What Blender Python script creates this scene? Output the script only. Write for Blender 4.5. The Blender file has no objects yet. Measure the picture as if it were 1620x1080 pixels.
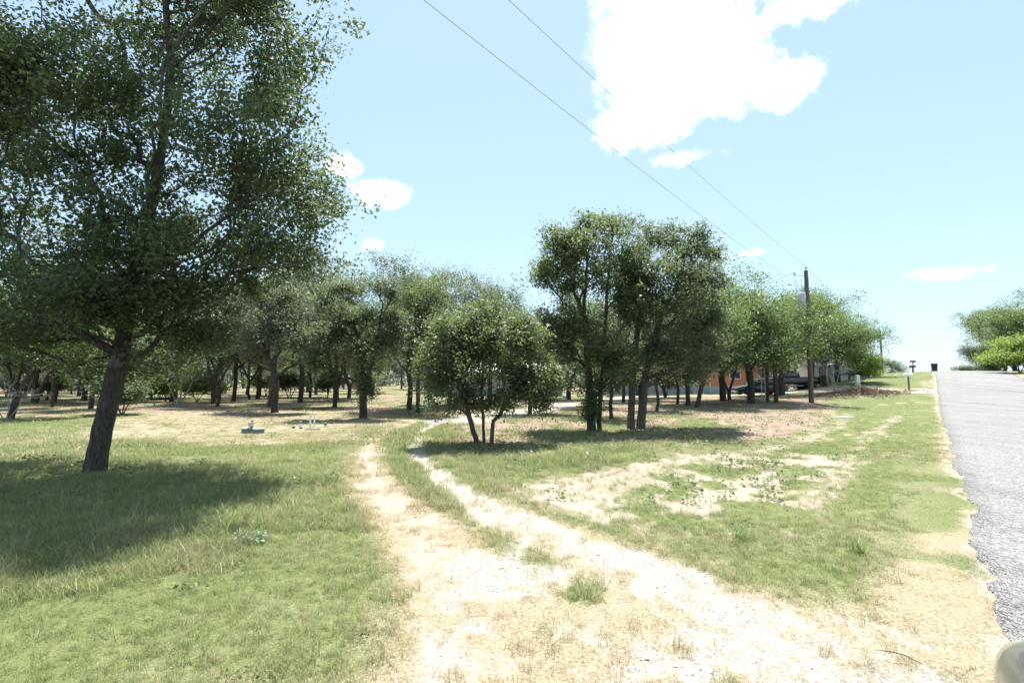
import bpy, math, random
import numpy as np
from mathutils import Vector, Matrix

SC = bpy.context.scene
COL = SC.collection
R = math.radians

# ------------------------------------------------------------------ camera, sky, sun, exposure
EYE = 1.6
F = 810.0                                  # focal length in photograph pixels (1620 wide)
PITCH = math.atan(60.0 / F)
SUN_EL, SUN_AZ = R(71), R(8)              # azimuth measured from +Y (view direction) towards +X
EXPOSURE = 1.5
SKY_STRENGTH = 0.1
SUN_STRENGTH = 4.2

cam_d = bpy.data.cameras.new("camera")
cam_d.lens = 18.0; cam_d.sensor_width = 36.0; cam_d.clip_start = 0.05; cam_d.clip_end = 3000
cam = bpy.data.objects.new("camera", cam_d); COL.objects.link(cam)
cam.location = (0, 0, EYE); cam.rotation_euler = (R(90) + PITCH, 0, 0)
SC.camera = cam
FWD = np.array([0, math.cos(PITCH), math.sin(PITCH)])
UPV = np.array([0, -math.sin(PITCH), math.cos(PITCH)])

def ray(px, py):
    return FWD + np.array([1.0, 0, 0]) * ((px - 810) / F) + UPV * ((540 - py) / F)
def atd(px, py, Y):                        # point on the pixel's ray at distance Y in front of the camera
    d = ray(px, py); k = Y / d[1]
    return np.array([d[0] * k, Y, EYE + d[2] * k])
def gnd(px, py, z=0.0):                    # point where the pixel's ray meets level ground
    d = ray(px, py); k = (z - EYE) / d[2]
    return np.array([d[0] * k, d[1] * k])

def build_world():
    w = bpy.data.worlds.new("World"); SC.world = w; w.use_nodes = True
    nt = w.node_tree; N = nt.nodes; L = nt.links; N.clear()
    out = N.new("ShaderNodeOutputWorld"); bg = N.new("ShaderNodeBackground")
    L.new(bg.outputs[0], out.inputs[0])
    sky = N.new("ShaderNodeTexSky"); sky.sky_type = 'NISHITA'; sky.sun_disc = False
    sky.sun_elevation = SUN_EL; sky.sun_rotation = SUN_AZ
    sky.air_density = 1.0; sky.dust_density = 0.5; sky.ozone_density = 1.0; sky.altitude = 150
    bg.inputs[1].default_value = SKY_STRENGTH
    tc = N.new("ShaderNodeTexCoord")
    nz = N.new("ShaderNodeTexNoise"); nz.inputs["Scale"].default_value = 8.0
    nz.inputs["Detail"].default_value = 9; nz.inputs["Roughness"].default_value = 0.64
    L.new(tc.outputs["Generated"], nz.inputs["Vector"])
    def M(op, a, b=None, c=None):
        m = N.new("ShaderNodeMath"); m.operation = op
        for i, v in enumerate((a, b, c)):
            if v is None: continue
            if isinstance(v, (int, float)): m.inputs[i].default_value = v
            else: L.new(v, m.inputs[i])
        return m.outputs[0]
    def dot(vec):
        d = N.new("ShaderNodeVectorMath"); d.operation = 'DOT_PRODUCT'
        L.new(tc.outputs["Generated"], d.inputs[0]); d.inputs[1].default_value = vec
        return d.outputs["Value"]
    # cumulus clouds as ellipses of the sky dome: (direction, half width, half height, weight)
    clouds = []
    def cpx(px, py, w_, h_, k=1.0):
        d = ray(px, py); n = np.linalg.norm(d); clouds.append((d / n, w_ / F / n, h_ / F / n, k))
    cpx(1080, 50, 145, 120); cpx(1030, 140, 108, 92); cpx(1140, 122, 112, 70); cpx(990, 195, 62, 46)
    cpx(1222, 130, 66, 42); cpx(1100, -60, 170, 100)
    cpx(1300, -5, 120, 42); cpx(603, 304, 52, 23); cpx(540, 262, 40, 22)
    cpx(1500, 431, 80, 13, .6); cpx(1200, 399, 36, 9, .5); cpx(590, 388, 14, 8, .4); cpx(1080, 250, 55, 15, .6)
    cpx(900, 385, 60, 22, .8)
    rg = random.Random(5)
    for k in range(9):                      # the same kind of scattered cumulus round the rest of the sky
        az = R(75 + 27 * k + rg.uniform(-8, 8)); el = R(rg.uniform(14, 55))
        clouds.append((np.array([math.sin(az) * math.cos(el), math.cos(az) * math.cos(el), math.sin(el)]),
                       rg.uniform(.08, .18), rg.uniform(.04, .09), 1.0))
    acc = None
    for d, a, b, k in clouds:
        r_ = np.cross(d, [0, 0, 1.0]); r_ /= np.linalg.norm(r_); u_ = np.cross(r_, d)
        u = M('MULTIPLY', dot(r_), 1 / a); v = M('MULTIPLY', dot(u_), 1 / b)
        rr = M('SQRT', M('ADD', M('MULTIPLY', u, u), M('MULTIPLY', v, v)))
        val = M('MULTIPLY', M('SUBTRACT', 1.0, rr), k)
        front = M('GREATER_THAN', dot(d), 0.2)
        val = M('SUBTRACT', M('MULTIPLY', M('ADD', val, 3.0), front), 3.0)
        acc = val if acc is None else M('MAXIMUM', acc, val)
    acc = M('MAXIMUM', acc, -1.2)
    n2 = N.new("ShaderNodeTexNoise"); n2.inputs["Scale"].default_value = 34; n2.inputs["Detail"].default_value = 6; n2.inputs["Roughness"].default_value = .6
    L.new(tc.outputs["Generated"], n2.inputs["Vector"])
    f = M('ADD', acc, M('ADD', M('MULTIPLY', M('SUBTRACT', nz.outputs["Fac"], 0.5), 2.1), M('MULTIPLY', M('SUBTRACT', n2.outputs["Fac"], 0.5), 1.1)))
    ss = N.new("ShaderNodeMapRange"); ss.interpolation_type = 'SMOOTHSTEP'
    L.new(f, ss.inputs["Value"]); ss.inputs["From Min"].default_value = 0.02; ss.inputs["From Max"].default_value = 0.85
    mix = N.new("ShaderNodeMix"); mix.data_type = 'RGBA'
    L.new(ss.outputs[0], mix.inputs["Factor"]); tint = N.new("ShaderNodeMix"); tint.data_type = 'RGBA'; tint.blend_type = 'MULTIPLY'; tint.inputs[0].default_value = 1.0
    gm = N.new("ShaderNodeGamma"); gm.inputs[1].default_value = .4          # the photograph's flat, washed-out sky
    L.new(sky.outputs[0], gm.inputs[0]); L.new(gm.outputs[0], tint.inputs[6]); tint.inputs[7].default_value = (1.62, 1.96, 2.2, 1); L.new(tint.outputs[2], mix.inputs[6])
    mix.inputs[7].default_value = (9.5, 9.6, 9.8, 1)
    L.new(mix.outputs[2], bg.inputs[0])
build_world()

sun_d = bpy.data.lights.new("sun", 'SUN'); sun_d.energy = SUN_STRENGTH; sun_d.angle = R(0.53); sun_d.color = (1.0, 0.955, 0.89)
sun = bpy.data.objects.new("sun", sun_d); COL.objects.link(sun); sun.location = (20, 40, 60)
SDIR = Vector((math.sin(SUN_AZ) * math.cos(SUN_EL), math.cos(SUN_AZ) * math.cos(SUN_EL), math.sin(SUN_EL)))
sun.rotation_euler = (-SDIR).to_track_quat('-Z', 'Y').to_euler()
vs = SC.view_settings
vs.view_transform = 'Standard'; vs.look = 'None'; vs.exposure = EXPOSURE; vs.gamma = 1.0; vs.use_curve_mapping = False
SC.cycles.max_bounces = 6; SC.cycles.diffuse_bounces = 3; SC.cycles.transmission_bounces = 4
SC.cycles.transparent_max_bounces = 8; SC.cycles.use_denoising = True

# ------------------------------------------------------------------ numpy noise
def _h(ix, iy, s):
    n = (ix.astype(np.int64) * 374761393 + iy.astype(np.int64) * 668265263 + s * 1442695041) & 0x7fffffff
    n = ((n ^ (n >> 13)) * 1274126177) & 0x7fffffff
    return ((n ^ (n >> 16)) & 0xffff) / 65535.0
def vnoise(x, y, s=0):
    ix, iy = np.floor(x), np.floor(y); fx, fy = x - ix, y - iy
    fx = fx * fx * (3 - 2 * fx); fy = fy * fy * (3 - 2 * fy)
    a, b, c, d = _h(ix, iy, s), _h(ix + 1, iy, s), _h(ix, iy + 1, s), _h(ix + 1, iy + 1, s)
    return (a * (1 - fx) + b * fx) * (1 - fy) + (c * (1 - fx) + d * fx) * fy
def fbm(x, y, s=0, o=4):
    v = 0; a = .5; t = 0
    for k in range(o):
        v = v + a * vnoise(x * 2 ** k + 17.3 * k, y * 2 ** k + 9.1 * k, s + k); t += a; a *= .55
    return v / t
def sstep(a, b, x):
    t = np.clip((x - a) / (b - a), 0, 1); return t * t * (3 - 2 * t)

# ------------------------------------------------------------------ terrain
RA = math.atan(662 / F)                    # bearing of the road
RU = np.array([math.sin(RA), math.cos(RA)]); RN = np.array([math.cos(RA), -math.sin(RA)])
EDGE_L, EDGE_R = 0.29, 6.0
_s = np.arange(-60, 900, 1.0)
_z = np.interp(_s, [-60, 36, 46, 52, 60, 72, 84, 96, 130, 200, 400, 900], [0, 0, .42, .95, 1.62, 2.36, 2.62, 2.3, .6, -2, -4, -5])
_k = np.hanning(13); _k /= _k.sum(); _z = np.convolve(np.pad(_z, 6, mode='edge'), _k, mode='valid')
def st(x, y): return x * RU[0] + y * RU[1], x * RN[0] + y * RN[1]
def height(x, y):
    x = np.asarray(x, float); y = np.asarray(y, float)
    s, t = st(x, y)
    z = np.interp(s, _s, _z) * sstep(-17, -2, t)
    off = sstep(.2, 2.5, -t) + sstep(6.4, 9, t)
    z = z + off * ((fbm(x * .12, y * .12, 3, 3) - .5) * .16 + (fbm(x * .9, y * .9, 7, 2) - .5) * .03)
    z = z - .14 * np.exp(-((t + 2.6) / 1.3) ** 2) * sstep(4, 12, s)      # shallow roadside swale
    z = z + .5 * sstep(7.2, 11, t) * sstep(20, 50, s)                      # low bank on the far side
    c = MOUND
    z = z + .34 * np.exp(-(((x - c[0]) / 2.2) ** 2 + ((y - c[1]) / 1.1) ** 2))
    return z
MOUND = (26.3, 38.6)
def hz(x, y): return float(height(np.array([x]), np.array([y]))[0])

def pxl(pts, z=0.0): return np.array([gnd(a, b, z) for a, b in pts])
LEFT_TRACK = pxl([(690, 658), (652, 667), (612, 681), (588, 703), (580, 730), (592, 757), (615, 785), (650, 815), (690, 850), (722, 900), (745, 960), (765, 1080), (790, 1500)])
RIGHT_TRACK = pxl([(760, 656), (705, 662), (668, 680), (656, 700), (662, 720), (690, 745), (725, 770), (762, 791), (812, 815), (872, 838), (950, 865), (1050, 915), (1180, 995), (1290, 1080), (1500, 1300)])
DRIVE = np.array([(-2.2, 20.5), (-.3, 24.5), (3.0, 31), (6.5, 40), (10, 46.5), (17, 50), (24, 48.2), (29.5, 43.2), (34, 36)][:8] + [(29.6 + 1.8, 36.5 + 1.2)])
BAND = pxl([(935, 758), (1030, 733), (1120, 716), (1200, 703), (1262, 690), (1325, 668), (1338, 650)])
RUT = pxl([(1285, 792), (1325, 748), (1352, 715), (1385, 680), (1420, 655)])
APRON = pxl([(640, 1080), (655, 960), (690, 880), (800, 830), (960, 850), (1150, 925), (1360, 960), (1500, 1000), (1560, 1080), (1600, 1400), (640, 1400)])
SANDP = pxl([(822, 768), (900, 746), (1035, 727), (1075, 730), (1010, 762), (990, 792), (1000, 815), (940, 822), (900, 800), (850, 792)])
SPARSE = pxl([(985, 800), (1040, 742), (1250, 698), (1335, 715), (1300, 790), (1200, 838), (1020, 822)])
LITTER = pxl([(690, 705), (745, 722), (830, 722), (1000, 702), (1240, 690), (1330, 655), (1310, 634), (1000, 629), (880, 634), (770, 655), (720, 672)])
DRYZ = pxl([(150, 668), (250, 652), (640, 648), (640, 662), (560, 684), (470, 702), (300, 708), (160, 692)])

def dpoly(x, y, P):                        # distance to a polyline
    best = np.full(x.shape, 1e9)
    for a, b in zip(P[:-1], P[1:]):
        d = b - a; l2 = d @ d
        t = np.clip(((x - a[0]) * d[0] + (y - a[1]) * d[1]) / l2, 0, 1)
        best = np.minimum(best, np.hypot(x - a[0] - t * d[0], y - a[1] - t * d[1]))
    return best
def inpoly(x, y, P):                       # signed distance-like: positive inside
    ins = np.zeros(x.shape, bool); n = len(P)
    for i in range(n):
        a, b = P[i], P[(i + 1) % n]
        c = ((a[1] > y) != (b[1] > y)) & (x < (b[0] - a[0]) * (y - a[1]) / (b[1] - a[1] + 1e-12) + a[0])
        ins ^= c
    d = dpoly(x, y, np.vstack([P, P[:1]]))
    return np.where(ins, d, -d)

def zones(x, y):
    s, t = st(x, y); dist = np.hypot(x, y)
    n1 = fbm(x * 1.3, y * 1.3, 11); n2 = fbm(x * .35, y * .35, 21); n3 = fbm(x * 4.2, y * 4.2, 31, 3)
    nn = (n1 - .5) * .9 + (n3 - .5) * .5
    dl, dr, dd = dpoly(x, y, LEFT_TRACK), dpoly(x, y, RIGHT_TRACK), dpoly(x, y, DRIVE)
    near = sstep(9, 4, dist)
    nf = fbm(x * 9, y * 9, 61, 3)
    patch = sstep(.36, .56, n3 * .55 + nf * .45)
    gr = sstep(.2, -.16, dr - (.2 + .16 * near) - nn * .5) * (1 - near * .75 * (1 - patch))
    gr = np.maximum(gr, sstep(.25, -.25, dd - 1.45 - nn * .8))
    sl = sstep(.24, -.16, dl - (.2 + .1 * near) - nn * .55) * (1 - near * .8 * (1 - patch))
    ap = inpoly(x, y, APRON)
    gr = np.maximum(gr, sstep(-.1, .25, np.minimum(ap, .5)) * sstep(.4, .62, n1 * .5 + n3 * .3 + nf * .2 + .03))
    gr = np.maximum(gr, sstep(.16, .0, np.abs(t - EDGE_L) - .03 - nn * .35) * (.15 + .5 * patch))     # gravel shoulder
    dz = sstep(-1.6, .8, inpoly(x, y, DRYZ) + (n2 - .5) * 4 + nn)
    sand = sl
    sp = inpoly(x, y, SANDP); sand = np.maximum(sand, sstep(-.35, .3, sp + nn * .9) * (.6 + .4 * patch))
    sand = np.maximum(sand, sstep(.3, -.15, dpoly(x, y, BAND) - .22 - nn * .8) * (1 - .4 * sstep(9, 18, y)) * (.6 + .4 * patch))
    sand = np.maximum(sand, sstep(.3, -.15, dpoly(x, y, RUT) - .15 - nn * .9) * (.4 + .5 * patch))
    spz = sstep(-.6, .5, inpoly(x, y, SPARSE) + nn)
    sand = np.maximum(sand, spz * sstep(.47, .58, n1 * .6 + n3 * .4))
    sand = np.maximum(sand, dz * .6 * sstep(.58, .68, n1))
    sand = np.maximum(sand, .75 * sstep(.62, .72, n1) * sstep(5, 8, s) * sstep(-14, -6, t) * sstep(0, -1, t))
    lit = sstep(-.8, .8, inpoly(x, y, LITTER) + nn * 2.4)
    lit = np.maximum(lit, sstep(21, 25, y + (n2 - .5) * 9) * sstep(-8, -11, t) * (.25 + .75 * sstep(.4, .58, n2 * .6 + n1 * .4)))
    lit = lit * (1 - .75 * sstep(.52, .64, fbm(x * .55, y * .55, 41)))
    dry = .26 + (n2 - .5) * .9 + (n1 - .5) * .5
    dry = np.maximum(dry, dz * (.62 + .5 * (n1 - .4)))
    dry = np.maximum(dry, sstep(-.9, .4, ap + nn * .8) * (.92 - .9 * sstep(.5, .68, fbm(x * 1.7, y * 1.7, 71, 3))))
    fr = np.maximum(sstep(.9, .2, dl), sstep(.75, .2, dr) * sstep(9, 6, dist)); dry = np.maximum(dry, fr * (.5 + .4 * sstep(11, 7, dist)))
    strip = sstep(.75, .45, dl + 0) * 0
    tt = t + (n1 - .5) * 1.1 + (n2 - .5) * .9
    vw = .25 + .95 * sstep(9, 4, s)
    verge = sstep(.1 - vw - .5 * nn, .38 - .5 * vw, t + (n1 - .5) * .5) * sstep(7.5, 6.2, t); dry = np.maximum(dry, verge * (.85 - .7 * sstep(.5, .7, fbm(x * 1.1, y * 1.1, 72, 3))))
    mid = sstep(-4.8, -3.0, tt) * sstep(-.3, -1.0, tt) * sstep(7, 10, s); dry = dry * (1 - .7 * mid)
    # the green ridge between the wheel tracks
    ridge = sstep(1.25, .7, dl) * sstep(1.25, .7, dr) * sstep(5.8, 8, y) * sstep(.3, .45, dl) * sstep(.26, .4, dr)
    dry = dry * (1 - .75 * ridge); lit = lit * (1 - ridge)
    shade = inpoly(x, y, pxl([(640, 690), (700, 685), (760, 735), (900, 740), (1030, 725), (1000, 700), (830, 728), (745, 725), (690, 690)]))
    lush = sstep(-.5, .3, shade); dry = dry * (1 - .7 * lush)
    road = ((t > EDGE_L) & (t < EDGE_R) & (s > -60)).astype(float)
    sand = sand * (1 - gr); lit = lit * (1 - gr) * (1 - sand)
    return dict(gr=gr, sand=sand, lit=lit, dry=np.clip(dry, 0, 1), road=road, s=s, t=t, n1=n1, n3=n3, n2=n2, dist=dist, lush=np.maximum(lush, ridge), mid=mid, dz=dz)

# ------------------------------------------------------------------ materials
def newmat(name):
    m = bpy.data.materials.new(name); m.use_nodes = True
    nt = m.node_tree; nt.nodes.clear()
    out = nt.nodes.new("ShaderNodeOutputMaterial"); b = nt.nodes.new("ShaderNodeBsdfPrincipled")
    nt.links.new(b.outputs[0], out.inputs[0])
    return m, nt, b, out
def noise(nt, scale, detail=4, rough=.6, coord="Object", vec=None):
    n = nt.nodes.new("ShaderNodeTexNoise"); n.inputs["Scale"].default_value = scale
    n.inputs["Detail"].default_value = detail; n.inputs["Roughness"].default_value = rough
    if vec is None:
        tc = nt.nodes.new("ShaderNodeTexCoord"); vec = tc.outputs[coord]
    nt.links.new(vec, n.inputs["Vector"]); return n.outputs["Fac"]
def ramp(nt, fac, stops):
    r = nt.nodes.new("ShaderNodeValToRGB"); e = r.color_ramp.elements
    while len(e) < len(stops): e.new(.5)
    for el, (p, c) in zip(e, stops): el.position = p; el.color = (*c, 1)
    nt.links.new(fac, r.inputs[0]); return r.outputs[0]
def mixc(nt, fac, a, b):
    m = nt.nodes.new("ShaderNodeMix"); m.data_type = 'RGBA'
    for i, v in ((0, fac), (6, a), (7, b)):
        if isinstance(v, (tuple, list)): m.inputs[i].default_value = (*v, 1)
        elif isinstance(v, (int, float)): m.inputs[i].default_value = v
        else: nt.links.new(v, m.inputs[i])
    return m.outputs[2]
def bump(nt, b, fac, strength, dist=.02):
    bp = nt.nodes.new("ShaderNodeBump"); bp.inputs["Strength"].default_value = strength; bp.inputs["Distance"].default_value = dist
    nt.links.new(fac, bp.inputs["Height"]); nt.links.new(bp.outputs[0], b.inputs["Normal"]); return bp
def mathn(nt, op, a, b=0.0):
    m = nt.nodes.new("ShaderNodeMath"); m.operation = op
    for i, v in enumerate((a, b)):
        if isinstance(v, (int, float)): m.inputs[i].default_value = v
        else: nt.links.new(v, m.inputs[i])
    return m.outputs[0]
def attr(nt, name, typ='GEOMETRY'):
    a = nt.nodes.new("ShaderNodeAttribute"); a.attribute_name = name; a.attribute_type = typ; return a.outputs["Fac"]
def smat(name, c, rough=.6, metal=0.0, var=.15, scale=6.0, bmp=.15, spec=.5, bscale=None):
    m, nt, b, o = newmat(name)
    f = noise(nt, scale, 6)
    lo = tuple(x * (1 - var) for x in c); hi = tuple(min(1, x * (1 + var)) for x in c)
    nt.links.new(ramp(nt, f, [(.3, lo), (.7, hi)]), b.inputs["Base Color"])
    b.inputs["Roughness"].default_value = rough; b.inputs["Metallic"].default_value = metal
    b.inputs["Specular IOR Level"].default_value = spec
    if bmp: bump(nt, b, noise(nt, bscale or scale * 8, 4), bmp, .01)
    return m
def leafmat(name, lo, hi, trans=.3, rough=.5, tcol=(.22, .3, .04)):
    m, nt, b, o = newmat(name)
    f = attr(nt, "rnd")
    c = ramp(nt, f, [(0.0, lo), (.75, hi), (1.0, tuple(x * 1.35 for x in hi))])
    nt.links.new(c, b.inputs["Base Color"]); b.inputs["Roughness"].default_value = rough
    b.inputs["Specular IOR Level"].default_value = .45
    tr = nt.nodes.new("ShaderNodeBsdfTranslucent"); tr.inputs[0].default_value = (*tcol, 1)
    mx = nt.nodes.new("ShaderNodeMixShader"); mx.inputs[0].default_value = trans
    nt.links.new(b.outputs[0], mx.inputs[1]); nt.links.new(tr.outputs[0], mx.inputs[2]); nt.links.new(mx.outputs[0], o.inputs[0])
    return m
def barkmat(name, lo, hi):
    m, nt, b, o = newmat(name)
    tc = nt.nodes.new("ShaderNodeTexCoord"); mp = nt.nodes.new("ShaderNodeMapping"); mp.inputs["Scale"].default_value = (1, 1, .28)
    nt.links.new(tc.outputs["Object"], mp.inputs[0])
    f = noise(nt, 22, 6, .65, vec=mp.outputs[0]); f2 = noise(nt, 3, 4)
    v = nt.nodes.new("ShaderNodeTexVoronoi"); v.feature = 'DISTANCE_TO_EDGE'; v.inputs["Scale"].default_value = 26
    nt.links.new(mp.outputs[0], v.inputs["Vector"])
    c = ramp(nt, f, [(.3, lo), (.7, hi)]); lich = mathn(nt, 'MULTIPLY', mathn(nt, 'GREATER_THAN', f2, .63), .35)
    nt.links.new(mixc(nt, lich, c, (.26, .27, .24)), b.inputs["Base Color"])
    b.inputs["Roughness"].default_value = .9; b.inputs["Specular IOR Level"].default_value = .2
    h = mathn(nt, 'ADD', mathn(nt, 'MINIMUM', mathn(nt, 'MULTIPLY', v.outputs["Distance"], 3.0), .5), f)
    bump(nt, b, h, .9, .03); return m

M_BARK = barkmat("oak_bark", (.035, .03, .026), (.12, .105, .095))
M_BARK2 = barkmat("grey_bark", (.05, .045, .04), (.17, .155, .14))
M_DEAD = barkmat("dead_wood", (.2, .19, .18), (.42, .4, .38))
M_LEAF_BIG = leafmat("post_oak_leaf", (.036, .055, .032), (.085, .11, .06), .42, .46, (.16, .22, .08))
M_LEAF_A = leafmat("oak_leaf", (.05, .07, .042), (.115, .14, .084), .44, .48, (.18, .24, .1))
M_LEAF_Y = leafmat("yellowish_oak_leaf", (.05, .07, .036), (.115, .145, .074), .44, .48, (.19, .26, .09))
M_LEAF_S = leafmat("silvery_green_leaf", (.06, .085, .045), (.135, .165, .09), .34, .42, (.22, .3, .09))
M_LEAF_G = leafmat("lush_oak_leaf", (.042, .06, .034), (.092, .115, .064), .4, .47, (.2, .31, .07))
M_LEAF_B = leafmat("bright_bush_leaf", (.09, .14, .035), (.19, .26, .07), .38, .5, (.3, .42, .06))
M_LEAF_D = leafmat("dull_oak_leaf", (.052, .066, .048), (.108, .126, .092), .38, .5, (.17, .22, .11))

def ground_mat():
    m, nt, b, o = newmat("ground_soil")
    tc = nt.nodes.new("ShaderNodeTexCoord"); P = tc.outputs["Object"]
    nf = noise(nt, 38, 6, .7, vec=P); nm = noise(nt, 6, 5, .6, vec=P); nl = noise(nt, .8, 5, .6, vec=P); nvf = noise(nt, 150, 3, .7, vec=P)
    def mask(a, sharp=.35):
        f = mathn(nt, 'ADD', attr(nt, a), mathn(nt, 'MULTIPLY', mathn(nt, 'SUBTRACT', mathn(nt, 'ADD', mathn(nt, 'MULTIPLY', nf, .5), mathn(nt, 'MULTIPLY', nm, .5)), .5), 1.0))
        r = nt.nodes.new("ShaderNodeMapRange"); r.interpolation_type = 'SMOOTHSTEP'
        nt.links.new(f, r.inputs[0]); r.inputs[1].default_value = .5 - sharp; r.inputs[2].default_value = .5 + sharp; return r.outputs[0]
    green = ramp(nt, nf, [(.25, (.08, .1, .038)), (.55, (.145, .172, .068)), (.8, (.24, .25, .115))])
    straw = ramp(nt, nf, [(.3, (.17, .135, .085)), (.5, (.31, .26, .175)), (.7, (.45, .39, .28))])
    sandc = ramp(nt, mathn(nt, 'ADD', mathn(nt, 'MULTIPLY', nl, .6), mathn(nt, 'MULTIPLY', nf, .4)), [(.3, (.25, .2, .15)), (.5, (.34, .285, .225)), (.72, (.42, .365, .3))])
    v = nt.nodes.new("ShaderNodeTexVoronoi"); v.inputs["Scale"].default_value = 42; nt.links.new(P, v.inputs["Vector"])
    gv = mathn(nt, 'ADD', mathn(nt, 'MULTIPLY', v.outputs["Color"], .55), mathn(nt, 'MULTIPLY', nvf, .45))
    grav = ramp(nt, gv, [(.22, (.23, .2, .165)), (.45, (.345, .31, .265)), (.75, (.47, .435, .385))])
    litc = ramp(nt, mathn(nt, 'ADD', mathn(nt, 'MULTIPLY', nf, .6), mathn(nt, 'MULTIPLY', nvf, .4)), [(.3, (.13, .09, .068)), (.5, (.27, .2, .155)), (.72, (.42, .34, .275))])
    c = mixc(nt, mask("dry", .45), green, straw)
    c = mixc(nt, mask("lit"), c, litc); c = mixc(nt, mask("sand", .5), c, sandc); c = mixc(nt, mask("gr", .5), c, grav)
    nt.links.new(c, b.inputs["Base Color"]); b.inputs["Roughness"].default_value = .95; b.inputs["Specular IOR Level"].default_value = .15
    h = mathn(nt, 'ADD', mathn(nt, 'MULTIPLY', nf, .6), mathn(nt, 'MULTIPLY', v.outputs["Distance"], .5))
    bump(nt, b, h, .8, .03)
    return m
def road_mat():
    m, nt, b, o = newmat("chip_seal")
    tc = nt.nodes.new("ShaderNodeTexCoord"); P = tc.outputs["Object"]
    v = nt.nodes.new("ShaderNodeTexVoronoi"); v.inputs["Scale"].default_value = 55; nt.links.new(P, v.inputs["Vector"])
    v2 = nt.nodes.new("ShaderNodeTexVoronoi"); v2.inputs["Scale"].default_value = 21; nt.links.new(P, v2.inputs["Vector"])
    nl = noise(nt, .35, 5, .6, vec=P); nf = noise(nt, 60, 4, .7, vec=P)
    mp = nt.nodes.new("ShaderNodeMapping"); mp.inputs["Rotation"].default_value = (0, 0, RA); mp.inputs["Scale"].default_value = (1.6, .03, 1)
    nt.links.new(P, mp.inputs[0]); nw = noise(nt, 1.0, 3, .5, vec=mp.outputs[0])     # wear along the wheel paths
    f = mathn(nt, 'ADD', mathn(nt, 'ADD', mathn(nt, 'MULTIPLY', v.outputs["Color"], .34), mathn(nt, 'MULTIPLY', v2.outputs["Color"], .14)),
              mathn(nt, 'ADD', mathn(nt, 'MULTIPLY', nf, .22), mathn(nt, 'ADD', mathn(nt, 'MULTIPLY', nl, .16), mathn(nt, 'MULTIPLY', nw, .22))))
    nt.links.new(ramp(nt, f, [(.32, (.083, .082, .083)), (.5, (.19, .187, .186)), (.7, (.35, .342, .335))]), b.inputs["Base Color"])
    b.inputs["Roughness"].default_value = .85; b.inputs["Specular IOR Level"].default_value = .3
    bump(nt, b, mathn(nt, 'ADD', v.outputs["Distance"], v2.outputs["Distance"]), .9, .02); return m
M_GROUND, M_ROAD = ground_mat(), road_mat()

def grassmat(name, green, straw, trans=.3):
    m, nt, b, o = newmat(name)
    t = attr(nt, "tint", 'INSTANCER'); r = attr(nt, "rnd")
    g = ramp(nt, r, [(0, tuple(x * .7 for x in green)), (1, tuple(x * 1.3 for x in green))])
    s = ramp(nt, r, [(0, tuple(x * .75 for x in straw)), (1, tuple(x * 1.2 for x in straw))])
    k = mathn(nt, 'ADD', t, mathn(nt, 'MULTIPLY', mathn(nt, 'SUBTRACT', r, .5), .5))
    kk = nt.nodes.new("ShaderNodeClamp"); nt.links.new(k, kk.inputs[0])
    c = mixc(nt, kk.outputs[0], g, s)
    nt.links.new(c, b.inputs["Base Color"]); b.inputs["Roughness"].default_value = .5; b.inputs["Specular IOR Level"].default_value = .35
    tr = nt.nodes.new("ShaderNodeBsdfTranslucent"); nt.links.new(c, tr.inputs[0])
    mx = nt.nodes.new("ShaderNodeMixShader"); mx.inputs[0].default_value = trans
    nt.links.new(b.outputs[0], mx.inputs[1]); nt.links.new(tr.outputs[0], mx.inputs[2]); nt.links.new(mx.outputs[0], o.inputs[0])
    return m

# ------------------------------------------------------------------ mesh helpers
def mesh_np(name, V, sizes, idx, mat, smooth=False, rnd=None):
    V = np.asarray(V, np.float32); sizes = np.asarray(sizes, np.int32); idx = np.asarray(idx, np.int32)
    me = bpy.data.meshes.new(name)
    me.vertices.add(len(V)); me.vertices.foreach_set("co", V.ravel())
    me.loops.add(len(idx)); me.loops.foreach_set("vertex_index", idx)
    st_ = np.zeros(len(sizes), np.int32); st_[1:] = np.cumsum(sizes)[:-1]
    me.polygons.add(len(sizes)); me.polygons.foreach_set("loop_start", st_)
    if smooth: me.polygons.foreach_set("use_smooth", np.ones(len(sizes), bool))
    if rnd is not None:
        a = me.attributes.new("rnd", 'FLOAT', 'FACE'); a.data.foreach_set("value", np.asarray(rnd, np.float32))
    me.update(calc_edges=True); me.validate()
    if mat: me.materials.append(mat)
    return me
def ob(name, me, parent=None, loc=(0, 0, 0), rot=(0, 0, 0), sc=(1, 1, 1)):
    o = bpy.data.objects.new(name, me); COL.objects.link(o)
    o.location = loc; o.rotation_euler = rot; o.scale = sc
    if parent: o.parent = parent
    return o
def thing(name, label, cat, loc=(0, 0, 0), rz=0.0, group=None):
    o = ob(name, None, None, loc, (0, 0, rz)); o.empty_display_size = .2
    return tag(o, label, cat, group)
def tag(o, label, cat, group=None):
    o["label"] = label; o["category"] = cat
    if group: o["group"] = group
    return o

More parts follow.
